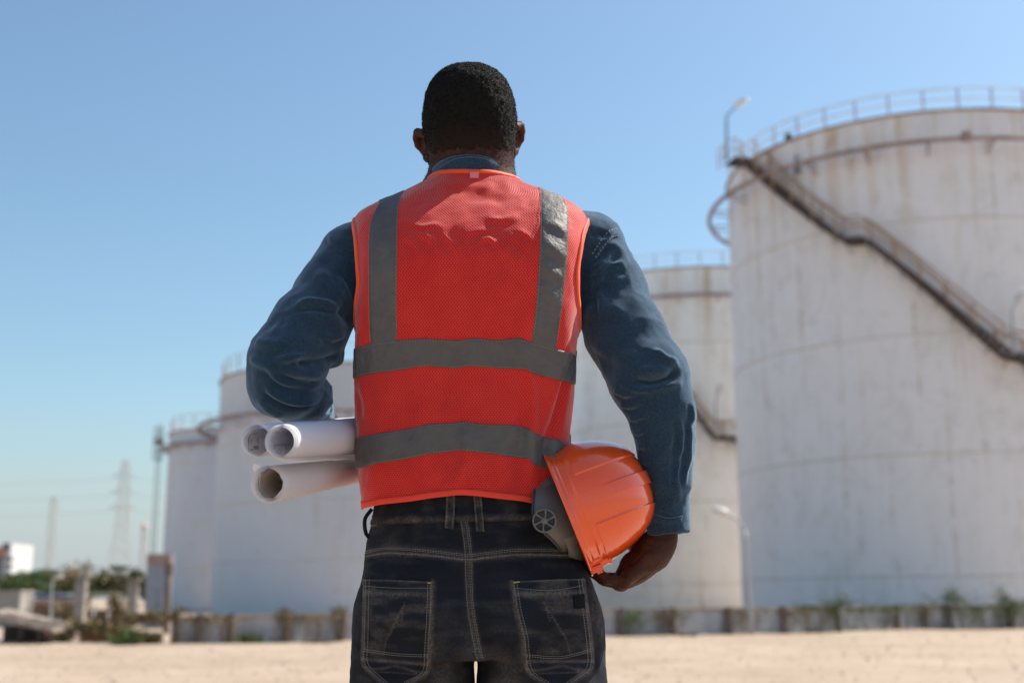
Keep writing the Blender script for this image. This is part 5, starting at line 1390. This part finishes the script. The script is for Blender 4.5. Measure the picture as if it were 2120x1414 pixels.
def wear_of(Vx, Nx, lines, noise=True):
    W_ = np.zeros(len(Vx))
    for ln, wd, am in lines:
        P, _ = polyline_on(jb, ln)
        if len(P) < 2: continue
        m = np.where(((Vx > P.min(0) - .02) & (Vx < P.max(0) + .02)).all(1))[0]; best = np.full(len(m), 9.)
        for i in range(len(P) - 1):
            ab = P[i + 1] - P[i]; ap = Vx[m] - P[i]; h = np.clip(ap @ ab / (ab @ ab + 1e-12), 0, 1); best = np.minimum(best, np.linalg.norm(ap - h[:, None] * ab, axis=1))
        W_[m] = np.maximum(W_[m], am * np.exp(-(best / wd) ** 2))
    n_ = fbm(Vx * np.array([1.3, 1, .8]), 16, 31, 3)
    W_ += np.clip(n_ * .55, 0, .45) * .6 + np.clip(fbm(Vx * np.array([.5, 1, 3.0]), 30, 37, 2) * .5, 0, .3) * .35
    return np.clip(W_, 0, 1)
off = lambda pts, dx, dy: [(x + dx, y + dy) for x, y in pts]
WL = [(yoke, .0028, .55), (off(yoke, 0, -10), .004, .28), (waist, .0028, .5), (off(waist, 0, -8), .004, .22), (cseam, .0035, .35), (off(cseam, 9, 0), .0025, .30)]
for pk in (pkL, pkR): WL += [(pk[0], .003, .55), (pk[1], .003, .55)]
def set_wear(me, W_):
    at_ = me.attributes.new("wear", 'FLOAT', 'POINT'); at_.data.foreach_set("value", W_.astype(np.float32))
jm = mesh("jeans", JV, JQ, DENIM, True); set_wear(jm, wear_of(JV, JN, WL))
jeans = link("jeans", jm, person)
def panel(name, Lp, Rp, nu, nv, offs, mat, parent, wl=None, lift=None):
    A, Bp = spline(Lp, nv), spline(Rp, nv); top = []; 
    V = np.zeros((nv, nu, 3)); N = np.zeros((nv, nu, 3))
    for j in range(nv):
        for i in range(nu):
            f = i / (nu - 1); x, y = A[j] * (1 - f) + Bp[j] * f
            h, n = hit(jb, x, y); tries = 0
            while h is None and tries < 12: x += (980 - x) * .01; h, n = hit(jb, x, y); tries += 1
            if h is None: h, n = (V[j, i - 1], N[j, i - 1]) if i else (V[j - 1, i], N[j - 1, i])
            V[j, i] = h; N[j, i] = n
    # steady normals
    for _ in range(3):
        N[1:-1] = (N[:-2] + N[1:-1] * 2 + N[2:]) / 4; N[:, 1:-1] = (N[:, :-2] + N[:, 1:-1] * 2 + N[:, 2:]) / 4
    N /= np.linalg.norm(N, axis=2)[:, :, None]
    o_f = np.full((nv, nu), offs)
    if lift is not None: o_f = o_f + lift(np.linspace(0, 1, nv)[:, None], np.linspace(0, 1, nu)[None, :])
    T = V + N * o_f[:, :, None]
    # skirt
    Vt = [T.reshape(-1, 3)]; F = [grid_faces(nu, nv)[:, ::-1]]
    ring = [(0, i) for i in range(nu)] + [(j, nu - 1) for j in range(1, nv)] + [(nv - 1, i) for i in range(nu - 2, -1, -1)] + [(j, 0) for j in range(nv - 2, 0, -1)]
    base = len(Vt[0]); Vt.append(np.array([V[r] - N[r] * .001 for r in ring])); m = len(ring)
    F.append(np.array([[ring[k][0] * nu + ring[k][1], ring[(k + 1) % m][0] * nu + ring[(k + 1) % m][1], base + (k + 1) % m, base + k] for k in range(m)]))
    Vt = np.vstack(Vt); me = mesh(name, Vt, np.vstack(F), mat, True)
    if wl is not None: set_wear(me, wl(Vt, nu, nv))
    o = link(name, me, parent); md = o.modifiers.new("edge", 'EDGE_SPLIT'); md.split_angle = R(50)
    return o, T
def pw(side):
    def f(Vt, nu, nv):
        n = nu * nv; jj, ii = np.divmod(np.arange(n), nu); a = ii / (nu - 1); b = jj / (nv - 1)
        W_ = .50 * np.exp(-((a) / .05) ** 2) + .50 * np.exp(-((1 - a) / .05) ** 2) + .5 * np.exp(-(b / .012) ** 2)
        W_ += .42 * np.exp(-((b - .105) / .018) ** 2) * (a < .98) + .42 * np.exp(-((b - .64) / .014) ** 2) + .32 * np.exp(-((b - .70 - .02 * np.sin(a * 9)) / .014) ** 2) + .25 * np.exp(-((b - .76 + .02 * a) / .012) ** 2)
        W_ += np.clip(fbm(Vt[:n] * np.array([.6, 1, 1.6]), 30, 13, 3), 0, .6) * .45
        # scuffed white scratches
        for q in range(9):
            a0 = (.60 + .03 * q * (-1 if side == 0 else -1) if side == 0 else .40 + .028 * q); b0 = .16 + .035 * q; bl = .16 if q in (0, 8) else .07
            W_ += .55 * np.exp(-((a - a0 + .25 * (b - b0) * (1 if side == 0 else -1)) / .010) ** 2) * ((b > b0) & (b < b0 + bl)) * (.5 + .5 * np.sin(b * 300 + q))
        out = np.zeros(len(Vt)); out[:n] = np.clip(W_, 0, 1); out[n:] = .3; return out
    return f
lift = lambda b, a: .0012 * np.exp(-(b / .04) ** 2) + .0016 * np.exp(-((b - .11) / .02) ** 2) * np.sin(a * 3) + .0014 * np.exp(-((b - .70) / .02) ** 2)
p1, T1 = panel("back_pocket", pkL[0], pkL[1], 84, 120, .0022, DENIM, jeans, pw(0), lift)
p2, T2 = panel("back_pocket", pkR[0], pkR[1], 84, 120, .0022, DENIM, jeans, pw(1), lift)
wb, _ = panel("waistband", [(778, 1022), (773, 1058), (770, 1086)], [(1180, 1018), (1186, 1046), (1190, 1074)], 120, 12, .003, DENIM, jeans,
              lambda Vt, nu, nv: np.r_[np.clip(.30 * np.exp(-((np.repeat(np.arange(nv), nu) / (nv - 1) - .9) / .12) ** 2) + .02 + .2 * fbm(Vt[:nu * nv], 60, 3, 2), 0, 1), np.full(len(Vt) - nu * nv, .4)])
for (Lp, Rp) in (([(925, 1022), (924, 1060), (922, 1094)], [(943, 1022), (942, 1060), (940, 1095)]), ([(980, 1022), (983, 1062), (986, 1100)], [(997, 1022), (1000, 1062), (1003, 1101)])):
    panel("belt_loop", Lp, Rp, 8, 24, .0062, DENIM, jeans, lambda Vt, nu, nv: np.r_[np.clip(.18 + .4 * (np.abs(np.tile(np.arange(nu), nv) / (nu - 1) - .5) > .33) + .2 * fbm(Vt[:nu * nv], 90, 3, 2), 0, 1), np.full(len(Vt) - nu * nv, .4)])
lp0 = at(764, 1075, 1.985)
MB().tube(spline([lp0 + np.array([0.004, 0, .016]), lp0 + np.array([-.006, -.004, 0]), lp0 + np.array([-.004, -.002, -.022]), lp0 + np.array([.004, 0, -.030])], 10), .0032, 6).build("side_belt_loop", DENIM, jeans, True)
panel("leather_patch", [(1185, 1232), (1186, 1260)], [(1206, 1230), (1208, 1259)], 6, 8, .0042, LEATH, jeans)
jl = [off(yoke, 0, -9), off(yoke, 0, -5), off(yoke, 0, 1), off(waist, 0, 2), off(cseam, -3, 0), off(cseam, 5, 0), off(cseam, 9, 0)]
stitches("seam_stitching", jb, jl, THREAD, jeans, .0024, .0016, .00035, .0018)
class TB:        # surface made of the two pocket panels
    pass
Vp = np.vstack([T1.reshape(-1, 3), T2.reshape(-1, 3)]); fg = grid_faces(84, 120); pb = bvh_of(Vp, np.vstack([fg, fg + 84 * 120]))
ins = lambda pts, dx: [(x + dx, y) for x, y in pts]
stitches("pocket_stitching", pb, [ins(pkL[0], 4), ins(pkL[0], 11), ins(pkL[1], -4), ins(pkL[1], -11), ins(pkR[0], 4), ins(pkR[0], 11), ins(pkR[1], -4), ins(pkR[1], -11),
    [(756, 1213), (820, 1217), (893, 1217)], [(1064, 1217), (1140, 1222), (1207, 1212)], [(754, 1343), (820, 1352), (887, 1355)], [(754, 1347), (820, 1356), (887, 1359)], [(1090, 1354), (1160, 1358), (1224, 1343)], [(1090, 1358), (1160, 1362), (1224, 1347)]], THREAD, jeans, .0024, .0016, .00035, .0006)
stitches("bar_tacks", pb, [[(886, 1206), (896, 1207)], [(1064, 1206), (1076, 1204)]], THREADY, jeans, .004, .0005, .0007, .0008)

# ---- boots
BOOT = M("black_boot", (.02, .018, .016), .5)
bt = Field(rect([(-.26, .15, .006)]), rect([(1.92, 2.28, .006)]), rect([(-.004, .17, .006)]))
for ax in (-.175, .066):
    bt.chain([(np.array([ax, 2.02, .15]), .052), (np.array([ax, 2.03, .06]), .050)], .01); bt.cone((ax, 2.0, .045), (ax, 2.17, .040), .045, .042, .02); bt.cone((ax, 2.0, .03), (ax, 2.2, .028), .038, .036, .02)
w = bt.win((-1, 1, -.1), (1, 3, 1)); bt.F[w] = np.maximum(bt.F[w], .006 - bt.pts(w)[2] + 0 * bt.F[w])
bV, bQ = bt.net(); xm = -.055
for s_ in (-1, 1):
    mk = (bV[bQ].mean(1)[:, 0] - xm) * s_ > 0; q_ = bQ[mk]; u_, inv = np.unique(q_, return_inverse=True)
    link("boot", mesh("boot", bV[u_], inv.reshape(-1, 4), BOOT, True), person)

# ================================================================ hard hat
HO = at(1172, 1058, 1.985); tS, bS, uS = np.array([.37, 0, -.929]), np.array([0, -1.0, 0]), np.array([.929, 0, .37])
ta = R(3); uS2 = uS * math.cos(ta) + bS * math.sin(ta); bS2 = bS * math.cos(ta) - uS * math.sin(ta); uS, bS = uS2, bS2
hat = empty("hard_hat", tuple(HO), "orange safety helmet tucked under the man's right forearm, its ridged crown facing outwards", "hard hat")
def HL(s, b, h):   # local coordinates relative to the empty
    return np.asarray(s)[..., None] * tS + np.asarray(b)[..., None] * bS + np.asarray(h)[..., None] * uS
ORANGE = M("orange_plastic", (0.90, 0.088, 0.003), 0.22, spec=0.5); t = NT(ORANGE); on = t.noise(t.co("Object"), 20, 4, .6); sc_ = t.noise(t.co("Object", (90, 90, 14)), 1, 3, .8)
t.rough(t.ramp(on, [(.3, .20), (.7, .32)])); t.bump(t.ramp(sc_, [(.62, 0), (.7, 1)]), .0001, .4)
ORANGE.node_tree.nodes["Principled BSDF"].inputs["Coat Weight"].default_value = 1.0; ORANGE.node_tree.nodes["Principled BSDF"].inputs["Coat Roughness"].default_value = .08
GREYP = M("grey_plastic", (.135, .125, .115), .45, spec=.5); GREYD = M("dark_grey_plastic", (.045, .045, .05), .5)
def sm(x, a, b):
    t_ = np.clip((x - a) / (b - a), 0, 1); return t_ * t_ * (3 - 2 * t_)
nP, nW = 720, 200
psi = np.arange(nP) * 2 * math.pi / nP; wv_ = np.linspace(0, 1, nW)
PS, WW = np.meshgrid(psi, wv_)
AS, AB, HH = .0965, .126, .137
def shell(PS, WW, inset=0.0):
    n = 2.25; c, s_ = np.cos(PS), np.sin(PS); r = (np.abs(c) ** n + np.abs(s_) ** n) ** (-1 / n)
    rho = np.maximum(np.cos(WW * math.pi / 2), 0) ** .69; h = np.maximum(np.sin(WW * math.pi / 2), 0) ** 1.02 * HH
    return (AS - inset) * c * r * rho, (AB - inset) * s_ * r * rho, h * (1 - inset / HH)
s0, b0, h0 = shell(PS, WW)
nx = np.cos(PS) / AS; nb = np.sin(PS) / AB
nv3 = np.stack([s0 / AS ** 2, b0 / AB ** 2, (h0 + .02) / HH ** 2], -1); nv3 /= np.linalg.norm(nv3, axis=-1)[..., None]
rise = sm(h0, .030, .052)                                  # ribs start above the brow
rib = (1 - sm(np.abs(s0), .0095, .0108)) * .0034 * sm(h0, .050, .105)
rib2 = 0 * s0
gro = 0 * s0
# side panels: raised plates with rounded corners towards the rim
plate = sm(np.minimum(np.abs(s0) - .038, (h0 - .030) * .8), 0, .0016) * .0022
brow = -.0020 * sm(h0, .008, .012) * (1 - sm(h0, .020, .024)) * (np.abs(s0) < .09)
slot = sm(np.abs(s0), .076, .079) * (1 - sm(h0, .034, .037)) * sm(np.abs(b0) * -1, -.030, -.027) * .0050
slotb = np.exp(-((np.abs(s0) - .060) / .012) ** 4) * np.exp(-((b0 - .085) / .02) ** 4) * .0022 * (1 - sm(h0, .028, .032))
lipo = .0038 * np.exp(-(h0 / .0035) ** 2)
disp = rib + rib2 + gro + plate + brow + slot + slotb
S_, B_, H_ = s0 + nv3[..., 0] * disp, b0 + nv3[..., 1] * disp, h0 + nv3[..., 2] * disp
# visor: front edge (b<0) pulled out
vis = np.clip(-np.sin(PS), 0, 1) ** 3 * np.exp(-(h0 / .018) ** 2) * .030; B_ = B_ - vis; H_ = H_ - vis * .25
flare = np.cos(PS) * lipo; S_ = S_ + np.cos(PS) * lipo; B_ = B_ + np.sin(PS) * lipo
outer = HL(S_, B_, H_).reshape(-1, 3)
s1, b1, h1 = shell(PS, WW, .0032); s1 = s1 + np.cos(PS) * lipo * .75; b1 = b1 + np.sin(PS) * lipo * .75 - vis; h1 = h1 - vis * .25
h1 = np.where(WW == 0, -.0015, h1)
inner = HL(s1, b1, h1).reshape(-1, 3)
F1 = grid_faces(nP, nW, True); F2 = F1[:, ::-1] + len(outer)
rimf = np.array([[k + len(outer), (k + 1) % nP + len(outer), (k + 1) % nP, k] for k in range(nP)])
link("shell", mesh("shell", np.vstack([outer, inner]), np.vstack([F1[:, ::-1], F2[:, ::-1], rimf[:, ::-1]]), ORANGE, True), hat)
rp = HL(S_[0] + np.cos(psi) * .0005, B_[0], H_[0] + .0005); MB().tube(rp, .0024, 8, closed=True).build("rim_bead", ORANGE, hat, True)
# little vent bars and edge clips
def hbox(name, mat, s, b, h, ds, db, dh, parent=hat, bev=.0012, rot=0.0):
    Mx = np.stack([tS, bS, uS], 1) @ np.array(Matrix.Rotation(rot, 3, 'Y'))
    o = MB().box((0, 0, 0), (ds, db, dh), Mx).build(name, mat, parent); o.location = tuple(HL(s, b, h)); m_ = o.modifiers.new("bevel", 'BEVEL'); m_.width = bev; m_.segments = 2
    return o
for k in range(3):
    a = .020 + .0075 * k; hh_ = .1215 - .003 * k
    hbox("vent_bar", ORANGE, a, .036, hh_, .0042, .030, .010, rot=-.15)
for sg in (-1, 1):
    hbox("edge_clip", ORANGE, sg * .1000, .012, .010, .010, .040, .018); hbox("edge_clip_lip", ORANGE, sg * .1055, .012, .013, .006, .022, .010)
# headband, crown straps, nape strap with knob
def hband(name, a, b, h_lo, h_hi, mat, th=.0022, parent=hat, rng_=(0, 2 * math.pi), lean=0.0):
    n = 120; t_ = np.linspace(rng_[0], rng_[1], n); rows = []
    for rr, hh_ in ((0, h_lo), (0, h_hi), (-th, h_hi), (-th, h_lo), (0, h_lo)):
        hl = hh_(t_) if callable(hh_) else np.full(n, hh_); rows.append(HL((a + rr) * np.cos(t_), (b + rr) * np.sin(t_) + lean, hl))
    return link(name, mesh(name, np.vstack(rows), grid_faces(n, 5), mat, True), parent)
hband("headband", .076, .104, -.020, .012, GREYP)
hband("nape_strap", .068, .110, lambda t_: -.030 - .020 * np.exp(-((t_ - math.pi / 2) / .55) ** 2), lambda t_: .004 - .004 * np.exp(-((t_ - math.pi / 2) / .5) ** 2), GREYP, rng_=(.15, math.pi - .15))
hband("strap_edge", .0692, .1112, lambda t_: -.0315 - .020 * np.exp(-((t_ - math.pi / 2) / .55) ** 2), lambda t_: -.0275 - .020 * np.exp(-((t_ - math.pi / 2) / .55) ** 2), GREYD, rng_=(.2, math.pi - .2))
hband("ear_flange", .082, .098, lambda t_: -.034 + .02 * np.abs(np.sin(t_)), .0, GREYP, rng_=(-.55, .95))
for k in range(3):
    a_ = math.pi * k / 3 + .3; tt = np.linspace(0, math.pi, 24); ca, sa = math.cos(a_), math.sin(a_)
    MB().tube(HL(.078 * np.cos(tt) * ca, .105 * np.cos(tt) * sa, .105 * np.sin(tt)), .005, 6).build("crown_strap", GREYD, hat, True)
kc = at(1127, 1078, 1.862) - HO; Mk = np.array(Matrix.Rotation(R(90), 3, 'X') @ Matrix.Rotation(R(0), 3, 'Y'))
kr = rad(25, kc + HO)
mb = MB(); mb.lathe([(0, -.010), (kr * .93, -.010), (kr, -.006), (kr, .004), (kr * .95, .006), (kr * .88, .006), (kr * .85, .002), (kr * .2, .001), (0, .001)], kc, 40, Mk); mb.build("ratchet_knob", GREYD, hat, True)
mb = MB()
for k in range(6):
    a_ = k * math.pi / 3 + .2; pts = [kc + Mk @ np.array([r_ * math.cos(a_ + .25 * (r_ / kr)), r_ * math.sin(a_ + .25 * (r_ / kr)), .0035 + .002 * (r_ / kr)]) for r_ in np.linspace(kr * .25, kr * .9, 7)]
    sp = MB().tube(pts, [.0016, .0014, .0013, .0013, .0015, .0019, .0024], 6); sp.build("knob_spoke", GREYP, hat, True)
MB().lathe([(0, .006), (kr * .24, .006), (kr * .30, .004), (kr * .32, 0)], kc, 24, Mk).build("knob_hub", GREYP, hat, True)
MB().tube([kc + Mk @ np.array([kr * .93 * math.cos(a), kr * .93 * math.sin(a), .0055]) for a in np.linspace(0, 2 * math.pi, 41)[:-1]], .0013, 6, closed=True).build("knob_rim", GREYP, hat, True)
MB().lathe([(0, -.012), (.008, -.012), (.008, -.03), (0, -.03)], kc, 16, Mk).build("knob_axle", GREYD, hat, True)

# ================================================================ rolled drawings
PAPER = M("white_paper", (0.91, 0.91, 0.97), 0.75, spec=0.25); t = NT(PAPER); pn = t.noise(t.co("Object"), 60, 4, .6); t.bump(pn, .0004, .4)
tl = t.n("ShaderNodeBsdfTranslucent"); tl.inputs[0].default_value = (.85, .83, .84, 1); mx = t.n("ShaderNodeMixShader"); mx.inputs[0].default_value = .45
t.set(mx.inputs[1], t.b.outputs[0]); t.set(mx.inputs[2], tl.outputs[0]); t.set(t.t.nodes["Material Output"].inputs[0], mx.outputs[0])
INK = M("drawing_ink", (.02, .02, .03), .7); BUFF = M("brown_inner_paper", (.55, .48, .40), .85)
def roll(name, p0, p1, r0, r1, rin, turns, label, seed, length=.80, torn=0.0, start=-.4, tab=None, inner_mat=None):
    g_ = np.random.default_rng(seed); p0 = np.array(p0); p1 = np.array(p1); d = p1 - p0; L0 = np.linalg.norm(d); d /= L0
    a = np.cross(d, [0, 0, 1]); a /= np.linalg.norm(a); b = np.cross(a, d)
    e = empty(name, tuple(p0), label, "paper roll", "rolled drawings under the left arm")
    k = turns; nU = int(turns * 56); nVv = 40
    th = np.linspace(0, turns * 2 * math.pi, nU); f = th / th[-1]
    V = []
    for j in range(nVv):
        s = (j / (nVv - 1)) ** 1.5; y = s * length
        ro = r0 + (r1 - r0) * min(1, y / L0 if L0 > 0 else 1); ri = rin + (ro - r0) * .9
        rr = ri + (ro - ri) * f + .0003 * np.sin(th * 3 + seed) * (1 - f * .5)
        tele = (1 - s) * (-.0040 * (1 - f) * 1.2 + .0022 * np.sin(th * 1.1 + seed) + .0012 * np.sin(th * .37 + seed * 2) + (torn * .0022 * fbm(np.stack([th * 3, th * 0, th * 0 + seed], 1), 1.3, 4, 3)) * (f < .45))
        P = p0 * 0 + d * y + (-d) * tele[:, None] * -1 + rr[:, None] * (np.cos(start + th)[:, None] * a + np.sin(start + th)[:, None] * b)
        V.append(P)
    V = np.vstack(V); sheet = link("sheet", mesh("sheet", V, grid_faces(nU, nVv), PAPER, True), e)
    def inside(ang, y, off=.0004):       # point on the innermost layer
        r = rin - off; return d * y + r * (math.cos(ang) * a + math.sin(ang) * b)
    if inner_mat is not None:
        n = 40; t_ = np.linspace(0, 2 * math.pi, n + 1)[:-1]; Vi = np.vstack([d * y + (rin - .0012) * (np.cos(t_)[:, None] * a + np.sin(t_)[:, None] * b) for y in (.012, .2, length - .01)])
        link("inner_sheet", mesh("inner_sheet", Vi, grid_faces(n, 3, True), inner_mat, True), e)
    return e, inside, (a, b, d)
def ink(e, inside, strokes, w=.00032):
    """strokes in (angle, depth) on the inner face of a roll, laid as thin printed lines"""
    mb = MB()
    for st in strokes:
        st = resample(st, max(2, int(len(st) * 2))) if len(st) < 6 else np.array(st)
        mb.tube([inside(a_, y_) for a_, y_ in st], w, 4)
    o = mb.build("printed_drawing", INK, e)
    return o
pB0 = at(583, 914, 1.72); rB = rad(36, pB0); pB1 = at(737, 903, 2.04)
eB, inB, _ = roll("paper_roll", pB0, pB1, rB, rad(40, pB1) * .98, rB * .79, 3.3, "front white paper roll in the middle, with sunlight on its end and thin lines inside", 1, start=1.9)
pA0 = at(533, 913, 1.74); rA = rad(35, pA0)
eA, inA, _ = roll("paper_roll", pA0, at(690, 897, 2.07), rA, rA * 1.05, rA * .80, 3.3, "white paper roll lying behind the middle one, printed numbers and circles visible inside", 2, start=1.2)
pC0 = at(556, 1002, 1.80); rC = rad(39.5, pC0)
eC, inC, fC = roll("paper_roll", pC0, at(737, 974, 2.10), rC, rC * .80, rC * .76, 3.4, "bottom white paper roll with a torn inner edge and a dark brown hollow", 3, torn=1.0, start=2.4, inner_mat=BUFF)
aC, bC, dC = fC
# torn corner flap on the bottom roll
an = 2.25; r_ = rC * 1.0
flap = [r_ * (math.cos(an + q) * aC + math.sin(an + q) * bC) + dC * y + (math.cos(an + q) * aC + math.sin(an + q) * bC) * z_ for q, y, z_ in ((-.30, .0, .0002), (.25, 0, .0002), (.05, -.004, .0065), (-.1, -.006, .0085), (-.2, -.002, .004))]
link("torn_corner", mesh("torn_corner", flap, [(0, 1, 2, 3, 4)], PAPER), eC)
# loose outer sheet edge under the middle roll
aB = np.cross((pB1 - pB0) / np.linalg.norm(pB1 - pB0), [0, 0, 1]); dB = (pB1 - pB0) / np.linalg.norm(pB1 - pB0); aB /= np.linalg.norm(aB); bB = np.cross(aB, dB)
rows = []
for y in np.linspace(.006, .74, 50):
    rr = rB + (rad(40, pB1) - rB) * min(1, y / .34)
    for q, ex in ((-2.1, .0004), (-1.85, .0012), (-1.6, .0030), (-1.35, .0052), (-1.12, .0085)):
        w_ = rr + ex + .0004 * math.sin(y * 60 + q * 3); rows.append(dB * y + w_ * (math.cos(q) * aB + math.sin(q) * bB))
link("loose_edge", mesh("loose_edge", np.array(rows), grid_faces(5, 50), PAPER, True), eB)
# printed lines: strokes are (angle round the tube, depth)
def digits(txt, a0, y0, ah, yw):
    seg = {'1': [[(.5, 0), (.5, 1)]], '0': [[(0, 0), (1, 0), (1, 1), (0, 1), (0, 0)]], '8': [[(0, 0), (1, 0), (1, 1), (0, 1), (0, 0)], [(0, .5), (1, .5)]]}
    out = []
    for i, c in enumerate(txt):
        for st in seg[c]: out.append([(a0 - ah * (1 - y) , y0 + (i * 1.35 + x) * yw) for x, y in st])
    return out
def circ(a0, y0, ra, ry, n=18): return [(a0 + ra * math.cos(t_), y0 + ry * math.sin(t_)) for t_ in np.linspace(0, 2 * math.pi, n)]
# the far inner wall seen through the opening lies on the right-hand side
def ink_px(e, strokes, w=.00022):
    sh = [c for c in e.children if c.name.startswith("sheet")][0]; me = sh.data
    co = np.zeros(len(me.vertices) * 3, np.float32); me.vertices.foreach_get("co", co); co = co.reshape(-1, 3) + np.array(e.location)
    bv = BVHTree.FromPolygons([tuple(v) for v in co.tolist()], [tuple(p.vertices) for p in me.polygons]); mb = MB()
    for st in strokes:
        P, N = polyline_on(bv, st, max(4, len(st) * 2))
        if len(P) < 3: continue
        if np.ptp(P[:, 1]) > .08: continue
        mb.tube(P + N * .0002 - np.array(e.location), w, 4)
    if mb.n: mb.build("printed_drawing", INK, e)
def pc(cx_, cy_, rx, ry, a0=0, a1=2 * math.pi): return [(cx_ + rx * math.cos(t_), cy_ + ry * math.sin(t_)) for t_ in np.linspace(a0, a1, 14)]
def pdig(txt, x, y, w_=1.7, h=4.0, gap=2.35):
    S7 = {'1': [[(.5, 1), (.5, 0)]], '0': [[(0, 0), (1, 0), (1, 1), (0, 1), (0, 0)]], '8': [[(0, 0), (1, 0), (1, 1), (0, 1), (0, 0)], [(0, .5), (1, .5)]]}
    return [[(x + i * gap + a * w_, y + b * h) for a, b in st] for i, c in enumerate(txt) for st in S7[c]]
ink_px(eA, [pc(517, 912.5, 3.8, 6), [(515.5, 911), (518.5, 911)], [(515.5, 914), (518.5, 914)], pc(536, 911.3, 3.4, 6, math.pi * .5, math.pi * 1.5), [(519, 931), (526, 930.2), (536, 929.2)], [(514.8, 936), (514.6, 918), (515.2, 905), (520.7, 898), (532, 897)],
             [(518.6, 930.8), (520.2, 929.2), (521.6, 930.6), (520.2, 932.4), (518.6, 930.8)], [(519.2, 930.8), (521.0, 930.8)]] + pdig("10800", 524, 923.6))
ink_px(eB, [[(567.4, 921), (585, 920.7), (602, 920)], [(567.4, 921), (568.4, 930)], pc(577, 935, 4.8, 3.6), [(575.5, 935), (578.5, 935.4)], pc(595, 933.5, 4.2, 3.6, math.pi * .4, math.pi * 1.5), [(570, 896), (573.5, 894), (574.5, 895.5)], [(584, 895), (597, 895.4)], [(590, 921), (592, 931)]])
ink_px(eC, [[(543, 976), (537, 986), (534.8, 996), (536, 1010), (544, 1025), (557, 1036)]], .0003)
